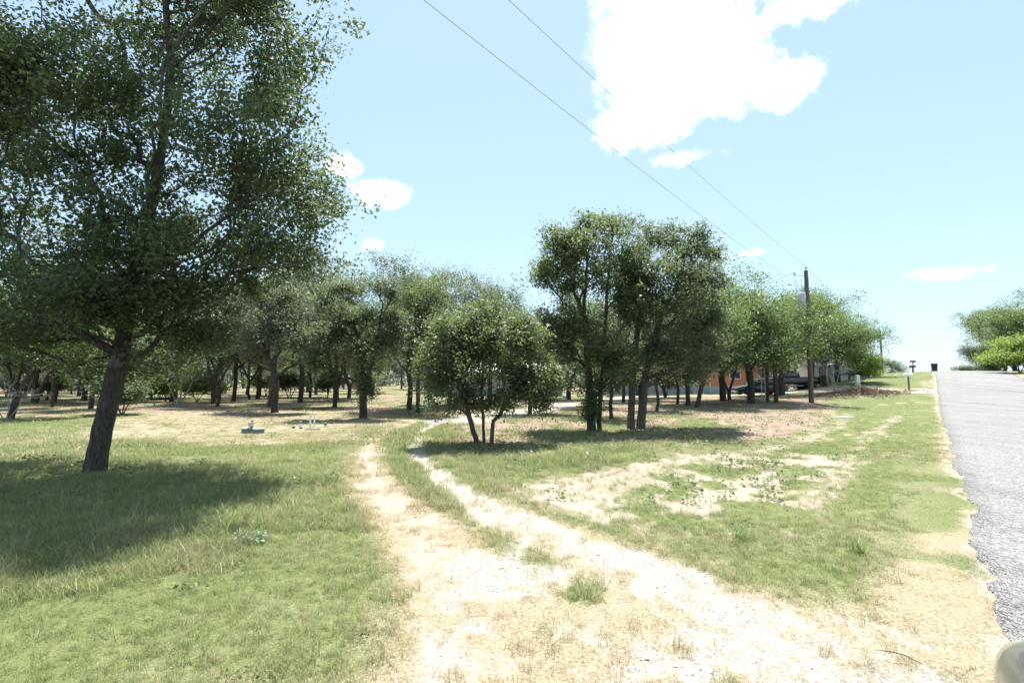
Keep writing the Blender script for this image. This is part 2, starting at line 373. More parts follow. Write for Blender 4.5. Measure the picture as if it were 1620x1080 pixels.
class MB:                                   # collects simple solids into one mesh
    def __init__(s): s.V = []; s.Fc = []; s.sm = []
    def add(s, V, Fc, smooth=False):
        k = len(s.V); s.V += [tuple(map(float, v)) for v in V]
        s.Fc += [[i + k for i in f] for f in Fc]; s.sm += [smooth] * len(Fc); return s
    def box(s, x0, x1, y0, y1, z0, z1, bev=0.0):
        if bev <= 0:
            V = [(x, y, z) for z in (z0, z1) for y in (y0, y1) for x in (x0, x1)]
            return s.add(V, [(0, 2, 3, 1), (4, 5, 7, 6), (0, 1, 5, 4), (2, 6, 7, 3), (0, 4, 6, 2), (1, 3, 7, 5)])
        b = bev; V = []
        for z, i in ((z0, b), (z0 + b, 0), (z1 - b, 0), (z1, b)):
            V += [(x0 + b + 0, y0 + i, z), (x1 - b, y0 + i, z), (x1 - i, y0 + b, z), (x1 - i, y1 - b, z), (x1 - b, y1 - i, z), (x0 + b, y1 - i, z), (x0 + i, y1 - b, z), (x0 + i, y0 + b, z)]
        Fc = [tuple(range(7, -1, -1)), tuple(range(24, 32))]
        for r in range(3):
            for k in range(8): Fc.append((r * 8 + k, r * 8 + (k + 1) % 8, r * 8 + 8 + (k + 1) % 8, r * 8 + 8 + k))
        return s.add(V, Fc)
    def tube(s, pts, rad, n=8, cap=True):
        pts = [np.array(p, float) for p in pts]
        if isinstance(rad, (int, float)): rad = [rad] * len(pts)
        V = []; Fc = []
        for i, p in enumerate(pts):
            d = pts[min(i + 1, len(pts) - 1)] - pts[max(i - 1, 0)]; d /= np.linalg.norm(d) + 1e-9
            a = np.cross(d, [0, 0, 1.0] if abs(d[2]) < .9 else [1.0, 0, 0]); a /= np.linalg.norm(a); b = np.cross(d, a)
            for k in range(n):
                t = 2 * math.pi * k / n; V.append(p + rad[i] * (a * math.cos(t) + b * math.sin(t)))
        for i in range(len(pts) - 1):
            for k in range(n):
                k2 = (k + 1) % n; Fc.append((i * n + k, i * n + k2, i * n + n + k2, i * n + n + k))
        s.add(V, Fc, True)
        if cap:
            e = (len(pts) - 1) * n
            s.add([V[k] for k in range(n)], [tuple(range(n))[::-1]]); s.add([V[e + k] for k in range(n)], [tuple(range(n))])
        return s
    def lathe(s, prof, n=16, c=(0, 0, 0), axis='z'):
        V = []; Fc = []
        for r, z in prof:
            for k in range(n):
                t = 2 * math.pi * k / n
                p = (r * math.cos(t), r * math.sin(t), z)
                if axis == 'y': p = (p[0], p[2], p[1])
                if axis == 'x': p = (p[2], p[0], p[1])
                V.append((p[0] + c[0], p[1] + c[1], p[2] + c[2]))
        for i in range(len(prof) - 1):
            for k in range(n):
                k2 = (k + 1) % n; Fc.append((i * n + k, i * n + k2, i * n + n + k2, i * n + n + k))
        Fc.append(tuple(range(n))[::-1]); Fc.append(tuple(range((len(prof) - 1) * n, len(prof) * n)))
        return s.add(V, Fc, True)
    def prism(s, poly, y0, y1):             # polygon in x,z pushed along y
        n = len(poly); V = [(x, y0, z) for x, z in poly] + [(x, y1, z) for x, z in poly]
        return s.add(V, [tuple(range(n)), tuple(range(2 * n - 1, n - 1, -1))] + [(k, k + n, (k + 1) % n + n, (k + 1) % n) for k in range(n)])
    def build(s, name, mat, parent=None, loc=(0, 0, 0), rot=(0, 0, 0)):
        me = bpy.data.meshes.new(name); me.from_pydata(s.V, [], s.Fc); me.materials.append(mat)
        me.polygons.foreach_set("use_smooth", s.sm); me.update()
        return ob(name, me, parent, loc, rot)

# ------------------------------------------------------------------ ground and road
def build_ground():
    a_front = np.arange(-62, 62.01, .27); a_back = np.arange(64, 298, 3.0)
    ang = np.radians(np.concatenate([a_front, a_back])); na = len(ang)
    rr = np.concatenate([[.25], .4 * (1500 / .4) ** (np.linspace(0, 1, 330))]); nr = len(rr)
    A, RR = np.meshgrid(ang, rr); x = (RR * np.sin(A)).ravel(); y = (RR * np.cos(A)).ravel()
    z = height(x, y); zn = zones(x, y)
    z = z - .035 * zn['gr'] * (1 - zn['road']) - .02 * zn['sand'] + .02 * (zn['n3'] - .5) * (1 - zn['gr']) * (zn['t'] < 0)
    V = np.column_stack([x, y, z]); V = np.vstack([V, [[0, 0, hz(0, 0)]]])
    i = np.arange(nr - 1)[:, None] * na; k = np.arange(na)[None]; k2 = (np.arange(na) + 1)[None] % na
    q = np.stack([i + k, i + k2, i + na + k2, i + na + k], -1)[:, :, ::-1].reshape(-1, 4)
    tri = np.stack([np.full(na, nr * na), (np.arange(na) + 1) % na, np.arange(na)], -1)
    me = mesh_np("ground", V, [4] * len(q) + [3] * na, np.concatenate([q.ravel(), tri.ravel()]), M_GROUND, True)
    for nm in ("gr", "sand", "lit", "dry"):
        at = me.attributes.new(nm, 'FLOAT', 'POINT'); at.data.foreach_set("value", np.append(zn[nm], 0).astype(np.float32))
    g = ob("ground", me); g["kind"] = "structure"; g["label"] = "sandy lawn and soil with a two-track gravel drive"
    return g
build_ground()

def build_road():
    s = np.concatenate([np.arange(-45, 60, .12), np.arange(60, 300, 1.0)]); nt_ = 15
    V = []; zz = np.interp(s, _s, _z)
    rag = (fbm(s * .7, s * 0, 51, 3) - .5) * .2 + (fbm(s * 6, s * 0, 52, 3) - .5) * .14
    ragr = (fbm(s * .9, s * 0 + 5, 53, 5) - .5) * .3
    for k in range(nt_):
        f = k / (nt_ - 1); t = (EDGE_L + rag) * (1 - f) + (EDGE_R + ragr) * f
        crown = .022 + .05 * math.sin(math.pi * f)
        x = RU[0] * s + RN[0] * t; y = RU[1] * s + RN[1] * t
        V.append(np.column_stack([x, y, np.maximum(zz, height(x, y)) + crown]))
    lo0 = V[0].copy(); lo0[:, 2] -= .09; lo1 = V[-1].copy(); lo1[:, 2] -= .09
    V = [lo0] + V + [lo1]; n = len(s); V = np.stack(V, 1).reshape(-1, 3); w = nt_ + 2
    i = np.arange(n - 1)[:, None] * w; k = np.arange(w - 1)[None]
    q = np.stack([i + k, i + k + 1, i + w + k + 1, i + w + k], -1).reshape(-1, 4)
    o = ob("road", mesh_np("road", V, [4] * len(q), q.ravel(), M_ROAD, True)); o["kind"] = "structure"
    o["label"] = "pale grey chip-seal country road climbing to a crest"
build_road()

# ------------------------------------------------------------------ trees
def skeleton(stems, targets, rng, base_attach, bf=.45, jit=.1):
    """stems: list of point arrays (first one from the ground; others start at a point of an earlier one). Connects the targets by a
    balanced spanning tree. Returns positions, parent index, is_stem flag, is_target flag."""
    P = []; par = []; plen = []; stem = []; att = []
    for si, S in enumerate(stems):
        S = np.asarray(S, float); pts = []
        for a, b in zip(S[:-1], S[1:]):
            n = max(1, int(np.linalg.norm(b - a) / .22)); pts += [a + (b - a) * t / n for t in range(n)]
        pts.append(S[-1])
        if si == 0 or len(P) == 0: prev = -1
        else:
            d = np.linalg.norm(np.array(P) - pts[0], axis=1); prev = int(d.argmin())
            if d[prev] < .12: pts = pts[1:]
        for j, p in enumerate(pts):
            P.append(p + (rng.normal(0, .006, 3) if 0 < j < len(pts) - 1 else 0)); par.append(prev)
            plen.append(0 if prev < 0 else plen[prev] + np.linalg.norm(P[-1] - P[prev])); stem.append(True)
            att.append(p[2] > base_attach); prev = len(P) - 1
    n0 = len(P); T = np.asarray(targets, float); n = len(T)
    Pn = np.zeros((n0 + n, 3)); Pn[:n0] = P; pl = np.zeros(n0 + n); pl[:n0] = plen
    cost = np.full(n, 1e9); src = np.zeros(n, int)
    def relax(i):
        d = np.linalg.norm(T - Pn[i], axis=1) + bf * pl[i] + .25 * np.maximum(0, Pn[i, 2] - T[:, 2])
        m = d < cost; cost[m] = d[m]; src[m] = i
    for i in range(n0):
        if att[i]: relax(i)
    done = np.zeros(n, bool)
    for k in range(n):
        j = int(np.where(done, 1e18, cost).argmin()); done[j] = True
        i = n0 + k; Pn[i] = T[j]; par.append(int(src[j])); pl[i] = pl[src[j]] + np.linalg.norm(T[j] - Pn[src[j]]); relax(i)
    return Pn, np.array(par), n0
def tree_meshes(name, stems, r_base, targets, rng, base_attach, bark, leafm, n_leaf, leaf_size, leaf_spread, shape="quad", up=.55,
                bf=.45, tip=.006, bare=False, flat=.75, droop=0.0):
    P, par, n0 = skeleton(stems, targets, rng, base_attach, bf)
    n = len(P); kids = [[] for _ in range(n)]
    for i, p in enumerate(par):
        if p >= 0: kids[p].append(i)
    order = []; stack = [i for i in range(n) if par[i] < 0]
    while stack:
        i = stack.pop(); order.append(i); stack += kids[i]
    ntips = sum(1 for i in range(n) if not kids[i])
    rad = np.zeros(n); lo_, hi_ = 1.6, 6.0; roots0 = [i for i in range(n) if par[i] < 0]
    for _ in range(9):                      # pipe-model exponent that gives the trunk its measured radius
        pw = (lo_ + hi_) / 2
        for i in reversed(order):
            rad[i] = tip if not kids[i] else sum(rad[k] ** pw for k in kids[i]) ** (1 / pw)
        if max(rad[i] for i in roots0) > r_base: lo_ = pw
        else: hi_ = pw
    base_z = min(P[:n0, 2])
    for i in range(n0):                     # root flare
        rad[i] *= 1 + .28 * math.exp(-(P[i, 2] - base_z) / .22) if rad[i] > .03 else 1
    # chains
    trunk = [[], [], 0]; br = [[], [], 0]
    roots = [i for i in range(n) if par[i] < 0]; heads = [(r, None) for r in roots]
    while heads:
        h, frm = heads.pop(); chain = [h]
        while kids[chain[-1]]:
            ks = sorted(kids[chain[-1]], key=lambda q: -rad[q] - (.004 if q < n0 else 0))
            for q in ks[1:]: heads.append((q, chain[-1]))
            chain.append(ks[0])
        pts = [P[i] for i in chain]; rs = [rad[i] for i in chain]
        if frm is not None: pts = [P[frm]] + pts; rs = [min(rs[0] * 1.25, rad[frm])] + rs
        if len(pts) < 2: continue
        pts = np.array(pts); rs = np.array(rs)
        # subdivide with a wobble so limbs are crooked
        m = len(pts); seg = np.linalg.norm(np.diff(pts, axis=0), axis=1)
        Q = [pts[0]]; QR = [rs[0]]
        for i in range(m - 1):
            if seg[i] > .3 and rs[i] > .007:
                p0 = pts[max(i - 1, 0)]; p1 = pts[i]; p2 = pts[i + 1]; p3 = pts[min(i + 2, m - 1)]
                nsub = 3 if seg[i] > .7 else 2
                for t in [k / nsub for k in range(1, nsub)]:
                    c = .5 * ((2 * p1) + (-p0 + p2) * t + (2 * p0 - 5 * p1 + 4 * p2 - p3) * t * t + (-p0 + 3 * p1 - 3 * p2 + p3) * t ** 3)
                    Q.append(c + rng.normal(0, .055 * seg[i], 3)); QR.append(rs[i] * (1 - t) + rs[i + 1] * t)
            Q.append(pts[i + 1]); QR.append(rs[i + 1])
        Q = np.array(Q); QR = np.array(QR)
        is_trunk = chain[0] < n0 or (frm is not None and frm < n0 and rs[0] > .35 * r_base)
        k = 10 if QR[0] > .12 else 7 if QR[0] > .05 else 5 if QR[0] > .018 else 3
        D = np.gradient(Q, axis=0); D /= np.linalg.norm(D, axis=1)[:, None] + 1e-9
        ref = np.array([1., .3, .1]) if abs(D[0, 0]) < .8 else np.array([.1, 1., .3])
        a = np.cross(D, ref); a /= np.linalg.norm(a, axis=1)[:, None] + 1e-9; b = np.cross(D, a)
        th = np.arange(k) * 2 * math.pi / k
        rr = QR[:, None] * (1 + (rng.uniform(-.03, .03, (len(Q), k)) + rng.uniform(-.07, .07, (1, k)) if QR[0] > .03 else 0))
        ring = Q[:, None] + rr[..., None] * (a[:, None] * np.cos(th)[None, :, None] + b[:, None] * np.sin(th)[None, :, None])
        dst = trunk if is_trunk else br
        o = dst[2]; dst[0].append(ring.reshape(-1, 3)); mm = len(Q)
        i = np.arange(mm - 1)[:, None] * k; kk = np.arange(k)[None]; k2 = (np.arange(k) + 1)[None] % k
        dst[1].append((np.stack([i + kk, i + k2, i + k + k2, i + k + kk], -1) + o).reshape(-1, 4)); dst[2] += mm * k
    out = {}
    for nm, d in (("trunk", trunk), ("branches", br)):
        if d[0]:
            q = np.concatenate(d[1]); out[nm] = mesh_np(name + "_" + nm, np.concatenate(d[0]), [4] * len(q), q.ravel(), bark, True)
    if not bare:
        tg = np.arange(n0, n); tg = tg[rad[tg] < max(.02, tip * 4)]
        cr = rng.uniform(0, 1, len(tg)); cnt = rng.poisson(n_leaf, len(tg)); ci = np.repeat(np.arange(len(tg)), cnt)
        sp = leaf_spread * rng.uniform(.65, 1.3, len(tg))
        L = P[tg][ci] + rng.normal(0, 1, (len(ci), 3)) * sp[ci][:, None] * np.array([1, 1, flat])
        if droop: L[:, 2] -= droop * np.abs(rng.normal(0, 1, len(ci))) * sp[ci]
        L[:, 2] = np.maximum(L[:, 2], base_z + .12)
        V, sizes, idx = leaves(L, leaf_size * rng.uniform(.65, 1.25, len(ci)), rng, up, shape)
        nf = len(sizes) // max(len(ci), 1)
        rnd = np.repeat(np.clip(.5 * cr[ci] + .5 * rng.uniform(0, 1, len(ci)), 0, 1), nf)
        out["crown"] = mesh_np(name + "_crown", V, sizes, idx, leafm, False, rnd)
    return out
def leaves(L, size, rng, up, shape):
    n = len(L); N = rng.normal(0, 1, (n, 3)) * .75; N[:, 2] = np.abs(N[:, 2]) * .6 + up; N /= np.linalg.norm(N, axis=1)[:, None]
    T = rng.normal(0, 1, (n, 3)); T -= (T * N).sum(1)[:, None] * N; T /= np.linalg.norm(T, axis=1)[:, None]; B = np.cross(N, T)
    if shape == "quad": tpl = [(0, 0, 0), (.55, .32, .07), (1, 0, -.05), (.5, -.32, .07)]; fcs = [(0, 1, 2, 3)]
    elif shape == "wide": tpl = [(0, 0, 0), (.5, .45, .1), (1, .05, -.08), (.55, -.42, .08)]; fcs = [(0, 1, 2, 3)]
    else: tpl = [(0, 0, 0), (.42, .26, .1), (.78, .3, .08), (1, 0, -.06), (.72, -.28, .08), (.4, -.24, .1)]; fcs = [(0, 1, 2, 3), (0, 3, 4, 5)]
    tp = np.array(tpl); nv = len(tp)
    V = L[:, None] + size[:, None, None] * (tp[None, :, 0:1] * T[:, None] + tp[None, :, 1:2] * B[:, None] + tp[None, :, 2:3] * N[:, None])
    f = np.array(fcs); idx = (np.arange(n)[:, None, None] * nv + f[None]).reshape(-1)
    return V.reshape(-1, 3), np.full(n * len(fcs), f.shape[1]), idx
def in_clumps(clumps, n, rng, shell=.5, sub=7, tight=.3):
    """Points in two levels: sub-clumps spread through each ellipsoid, points gathered round each sub-clump, so the crown breaks into tufts."""
    w = np.array([c[1][0] * c[1][2] * c[2] for c in clumps]); w /= w.sum(); out = []
    for (c, r, k), q in zip(clumps, rng.multinomial(n, w)):
        m = max(2, min(sub, q // 6 + 1))
        d = rng.normal(0, 1, (m, 3)); d /= np.linalg.norm(d, axis=1)[:, None] + 1e-9
        C = d * (rng.uniform(.1, 1, m) ** shell)[:, None] * .8; i = rng.integers(0, m, q)
        p = C[i] + rng.normal(0, 1, (q, 3)) * tight * rng.uniform(.6, 1.3, m)[i][:, None]
        out.append(np.array(c) + p * np.array(r))
    return np.concatenate(out)
def place_tree(name, meshes, label, loc, rz=0.0, sc=1.0, group=None, cat="tree", lean=(0, 0)):
    o = thing(name, label, cat, loc, rz, group); o.rotation_euler = (lean[0], lean[1], rz)
    o.scale = (sc, sc, sc) if isinstance(sc, (int, float)) else sc
    for nm in ("trunk", "branches", "crown"):
        if nm in meshes:
            c = ob(nm, meshes[nm], o)
            if nm != "trunk": c["kind"] = "stuff"
    return o
def hero(name, label, Y, stems_px, r_base, clumps_px, n, seed, bark, leafm, n_leaf, leaf, spread, shape="quad", base_attach=1.0, dep=1.0, group=None, depj=.9, **kw):
    """A tree laid out from the photograph: stems and clumps as pixels at its own distance Y; depth of the clumps from the crown's width."""
    rng = np.random.default_rng(seed)
    b = atd(*stems_px[0][0][:2], Y); bx, by = b[0], Y; bz = hz(bx, by)
    org = np.array([bx, by, bz]); stems = []
    for si, S in enumerate(stems_px):
        pts = [atd(p[0], p[1], Y + (p[2] if len(p) > 2 else 0)) - org for p in S]
        if si == 0 or abs(S[0][1] - stems_px[0][0][1]) < 8: pts[0][2] = -.12
        stems.append(np.array(pts))
    cl = []
    for c in clumps_px:
        px, py, rx, ry = c[:4]; k = c[4] if len(c) > 4 else 1.0; dy = c[5] if len(c) > 5 else rng.uniform(-depj, depj)
        m = Y / F; cl.append((atd(px, py, Y + dy) - org, (rx * m, max(rx, ry) * m * dep, ry * m), k))
    T = in_clumps(cl, n, rng); T[:, 2] = np.maximum(T[:, 2], .5)
    ms = tree_meshes(name, stems, r_base, T, rng, base_attach, bark, leafm, n_leaf, leaf, spread, shape, **kw)
    return place_tree(name, ms, label, org, group=group)

BIG_STEMS = [[(147, 752), (158, 700), (172, 640), (191, 560), (213, 450, .1), (233, 360, .1), (250, 270, .2), (264, 180, .2), (270, 100, .1), (262, 0), (256, -120), (250, -260)],
             [(268, 112), (310, 76, -.2), (350, 28, -.3), (405, -12, -.4), (470, -70, -.6)], [(250, 268), (300, 190, .3), (345, 174, .5), (388, 168, .8)],
             [(345, 174, .5), (352, 140, .6)], [(233, 362), (160, 318, -.3), (80, 292, -.5), (0, 300, -.8)], [(240, 325), (330, 345, -.7), (400, 318, -1.2), (455, 300, -1.3)],
             [(213, 452), (140, 430, -.9), (50, 440, -1.5), (-60, 430, -1.8)], [(264, 180), (180, 90, .6), (90, 40, 1.2), (0, 20, 1.6)], [(220, 430), (300, 440, .9), (370, 430, 1.5)]]
BIG_CLUMPS = [(260, -170, 250, 120), (70, -90, 200, 130), (415, -60, 110, 90), (300, 70, 170, 90, .9), (110, 100, 170, 90), (430, 95, 95, 105, .6), (450, 190, 85, 65, .5),
              (200, 200, 130, 70), (20, 150, 80, 80), (330, 210, 130, 60), (55, 335, 130, 42), (330, 300, 130, 70), (470, 280, 95, 62, .75), (495, 340, 75, 50, .7),
              (170, 370, 120, 60), (60, 425, 130, 60), (-20, 80, 120, 90), (150, 280, 110, 50), (120, 450, 150, 60, 1, 1.6), (300, 400, 120, 60, 1, 1.6), (250, 430, 120, 70, 1.1), (420, 385, 80, 45, .9), (380, 440, 70, 45, 1.0), (180, 490, 140, 60, 1.15), (290, 520, 80, 50, 1.1),
              (80, 510, 110, 50, 1.1), (200, 565, 110, 38, 1.0), (-80, 200, 130, 110), (-120, 380, 150, 130), (-60, 520, 110, 60), (475, 400, 65, 30, .4)]
hero("oak_tree", "large near oak with thick leaning dark trunk casting shade on the lawn", 8.95, BIG_STEMS, .155, BIG_CLUMPS, 3100, 1, M_BARK, M_LEAF_BIG, 60, .072, .15, "lobed", 2.0, .85, depj=1.1, tip=.005, up=.45)
hero("small_tree", "small round three-stemmed tree beside the bend of the drive", 13.0, [[(757, 703), (746, 672, -.1), (738, 640, -.2), (728, 600), (712, 560)], [(766, 703, .15), (764, 660, .15), (761, 620), (768, 560), (772, 505)],
      [(776, 704, -.15), (780, 665), (796, 645), (813, 610), (832, 560)]], .085,
     [(770, 500, 45, 28), (725, 528, 48, 34), (820, 530, 48, 36), (700, 575, 36, 38), (765, 570, 75, 44), (838, 590, 36, 44), (690, 612, 24, 22), (858, 632, 22, 24), (725, 625, 35, 25, .9), (810, 625, 35, 25, .9), (690, 640, 20, 18, .8), (865, 600, 22, 30), (665 + 20, 560, 20, 26), (770, 640, 40, 20, .6), (770, 535, 60, 40)],
     1000, 2, M_BARK2, M_LEAF_S, 40, .075, .12, "lobed", .7, 1.0, depj=.35, tip=.005)
hero("oak_tree", "tall yellowish oak with two close stems, one whitish, right of the round tree", 16.4, [[(936, 681), (934, 620), (929, 560), (924, 480), (930, 400), (942, 352)], [(948, 681, -.1), (950, 620), (955, 560), (960, 470), (968, 375)], [(930, 545), (900, 500, .5), (868, 470, .8)]], .15,
     [(905, 385, 50, 42, .8), (935, 362, 45, 28, .8), (975, 358, 42, 26), (880, 440, 42, 42), (930, 440, 62, 45), (985, 415, 48, 48), (905, 505, 55, 40), (942, 560, 48, 45), (890, 560, 45, 38), (980, 575, 45, 35), (868, 510, 34, 34), (855, 425, 22, 30, .6), (1000, 490, 45, 48), (940, 620, 20, 42, 1.2, 0)],
     1500, 3, M_BARK, M_LEAF_Y, 30, .09, .14, "quad", 1.0, .95, tip=.006)
hero("oak_tree", "spreading oak with two grey stems forking in a V beside the tall yellowish oak", 17.2, [[(998, 673), (1000, 620), (1003, 570), (1010, 510), (1018, 450), (1028, 400)], [(1013, 673, -.15), (1020, 600), (1032, 550), (1050, 490), (1085, 430), (1112, 398)], [(1042, 515), (1085, 512, -.6), (1135, 535, -.9)]], .19,
     [(1040, 375, 42, 24), (1090, 380, 42, 28), (1124, 402, 22, 22), (1060, 430, 62, 40), (1112, 440, 40, 32), (1030, 490, 62, 42), (1100, 508, 52, 42), (1055, 560, 58, 34), (1125, 560, 40, 32), (1085, 590, 50, 20, .8), (1030, 585, 40, 22, .7), (1005, 440, 34, 42)],
     1500, 4, M_BARK2, M_LEAF_A, 32, .09, .14, "quad", 1.2, .95, tip=.006)
hero("oak_tree", "gnarled open-crowned oak with ivy-clad forked trunk left of the drive", 21.5, [[(575, 659), (575, 610), (572, 570), (566, 530), (553, 500), (540, 465), (535, 450)], [(578, 602), (594, 562), (600, 520), (606, 480), (590, 452)], [(566, 530), (540, 528, .3), (510, 530, .5)], [(604, 500), (618, 475, -.3), (622, 455, -.4)]], .15,
     [(520, 480, 26, 22, .8), (545, 455, 20, 14, .8), (590, 450, 24, 14, .8), (622, 462, 17, 18, .8), (515, 528, 30, 24), (558, 505, 38, 26), (612, 515, 26, 32), (580, 555, 36, 26), (500, 568, 22, 20), (578, 608, 12, 28, 2.5, 0)],
     1000, 5, M_BARK, M_LEAF_A, 26, .1, .14, "quad", 1.3, 1.0, tip=.008)
hero("oak_tree", "oak with straight dark trunk and right-hand fork behind the septic lids", 25.5, [[(435, 651), (436, 605), (430, 580), (420, 560), (415, 520), (425, 470)], [(437, 598), (455, 582), (478, 572), (490, 540)]], .16,
     [(400, 535, 45, 32), (440, 505, 44, 40), (482, 535, 38, 32), (462, 470, 44, 28), (420, 470, 38, 32), (500, 505, 26, 26)],
     600, 6, M_BARK, M_LEAF_D, 36, .11, .2, "quad", 1.6, 1.0, tip=.008)

# prototypes of the wood's trees, copied with their own turn, size and label
def proto(name, stems, r, clumps, n, seed, leafm, n_leaf=38, leaf=.112, spread=.24, bark=None, attach=1.4, **kw):
    rng = np.random.default_rng(seed)
    T = in_clumps(clumps, n, rng); T[:, 2] = np.maximum(T[:, 2], .35)
    return tree_meshes(name, [np.array(s, float) for s in stems], r * .72, T, rng, attach, bark or M_BARK, leafm, n_leaf, leaf, spread, **kw)
def ball(cx, cy, cz, rx, rz, k=1.0): return ((cx, cy, cz), (rx, rx, rz), k)
def crown(rng_seed, cz, R_, H_, n, sub=.5):
    g = random.Random(rng_seed); out = []
    for i in range(n):
        a = 2 * math.pi * (i + g.uniform(-.3, .3)) / n; rr = R_ * g.uniform(.35, .75); zz = cz + g.uniform(-.42, .6) * H_
        out.append(ball(rr * math.cos(a), rr * math.sin(a), zz, R_ * sub * g.uniform(.7, 1.15), H_ * .42 * g.uniform(.7, 1.1)))
    out.append(ball(0, 0, cz + H_ * .45, R_ * .5, H_ * .4)); return out
PR = {
 'up': proto("upright_oak", [[(0, 0, -.15), (.05, .02, 1), (-.1, .05, 2), (.1, -.05, 3.2), (.25, .1, 4.6), (.1, .2, 6)]], .17, crown(1, 4.0, 2.6, 2.8, 10), 560, 11, M_LEAF_A),
 'lean': proto("leaning_oak", [[(0, 0, -.15), (.25, .0, .9), (.65, .1, 1.9), (.95, .1, 2.9), (1.0, .1, 4.2), (.8, .2, 5.6)], [(.65, .1, 1.9), (.3, .3, 2.8), (-.3, .4, 3.8)]], .16, [((c[0][0] + .6, c[0][1], c[0][2]), c[1], c[2]) for c in crown(2, 3.9, 2.5, 2.7, 10)], 540, 12, M_LEAF_G),
 'fork': proto("forked_oak", [[(0, 0, -.15), (.02, 0, .6), (-.25, .05, 1.4), (-.6, .1, 2.6), (-.8, .1, 4.2), (-.6, 0, 5.4)], [(.02, 0, .6), (.35, -.05, 1.4), (.6, -.1, 2.5), (.95, -.1, 4), (.9, 0, 5.2)]], .19, crown(3, 3.9, 2.7, 2.8, 10), 560, 13, M_LEAF_D),
 'wide': proto("spreading_oak", [[(0, 0, -.15), (.05, 0, 1), (0, .1, 2.0), (.2, .1, 3.4), (.1, 0, 5.2)], [(0, .1, 2), (-1.1, .2, 2.9), (-2.2, .1, 3.5)], [(0, .1, 2), (1.2, -.2, 2.8), (2.4, -.1, 3.3)]], .26, crown(4, 3.9, 3.7, 3.3, 14), 900, 14, M_LEAF_G, 38, .115, .25),
 'tall': proto("tall_oak", [[(0, 0, -.15), (.06, 0, 1.3), (-.08, .08, 2.6), (.12, 0, 4.0), (.0, .1, 5.6), (.15, 0, 7.4)], [(-.08, .08, 2.6), (.6, .2, 3.8), (1.1, .2, 5.2)]], .2, crown(5, 5.1, 2.7, 3.6, 12), 640, 15, M_LEAF_A),
 'curl': proto("crooked_small_oak", [[(0, 0, -.1), (.12, 0, .5), (.05, .03, 1), (.3, .05, 1.6), (.7, .1, 2.4), (.9, 0, 3.4)], [(.05, .03, 1), (-.35, 0, 1.7), (-.5, -.1, 2.6), (-.3, 0, 3.3)]], .1, crown(6, 2.9, 1.6, 1.6, 8), 300, 16, M_LEAF_D, 30, .1, .2, attach=1.2),
 'up2': proto("slim_oak", [[(0, 0, -.15), (-.08, .03, 1.1), (.06, .0, 2.2), (-.15, .1, 3.4), (-.3, .1, 4.8), (-.1, 0, 6.6)], [(.06, 0, 2.2), (.7, .1, 3.2), (1.0, .2, 4.4)]], .14, crown(21, 4.4, 2.2, 3.2, 9), 480, 31, M_LEAF_Y),
 'snag': proto("sparse_oak", [[(0, 0, -.15), (.15, .05, 1.0), (.05, .1, 1.9), (.5, .1, 3.0), (.4, 0, 4.4), (.7, .1, 5.8)], [(.05, .1, 1.9), (-.7, .0, 2.7), (-1.5, .1, 3.3), (-2.1, 0, 4.4)], [(.5, .1, 3), (1.3, -.2, 3.7), (1.9, -.2, 4.8)]], .2, crown(22, 4.3, 2.9, 2.3, 11, .34), 430, 32, M_LEAF_D, 26, .11, .2, bark=M_BARK2),
 'bush': proto("bush", [[(0, 0, -.1), (.05, 0, .4), (.1, 0, 1)], [(0, 0, 0), (-.3, .1, .5), (-.4, .1, 1)], [(0, 0, 0), (.3, -.2, .5), (.45, -.2, 1)]], .05, crown(7, .75, 1.2, .75, 7, .55), 200, 17, M_LEAF_A, 34, .11, .17, attach=.15),
 'green': proto("bright_bush", [[(0, 0, -.1), (.05, 0, .6), (.1, 0, 1.6)], [(0, 0, 0), (-.4, .1, .8), (-.5, .1, 1.6)], [(0, 0, 0), (.4, -.2, .8), (.55, -.2, 1.5)]], .05, crown(8, 1.3, 1.3, 1.2, 8, .55), 260, 18, M_LEAF_B, 30, .13, .2, attach=.2),
 'dead': proto("dead_shrub", [[(0, 0, -.1), (.1, 0, .6), (.05, .1, 1.4)], [(0, 0, 0), (-.3, .1, .7), (-.6, .1, 1.4)], [(0, 0, 0), (.4, -.1, .7), (.7, -.2, 1.5)]], .06, crown(9, 1.7, 1.6, 1.1, 8, .5), 420, 19, None, bark=M_DEAD, attach=.3, bare=True, tip=.006),
}
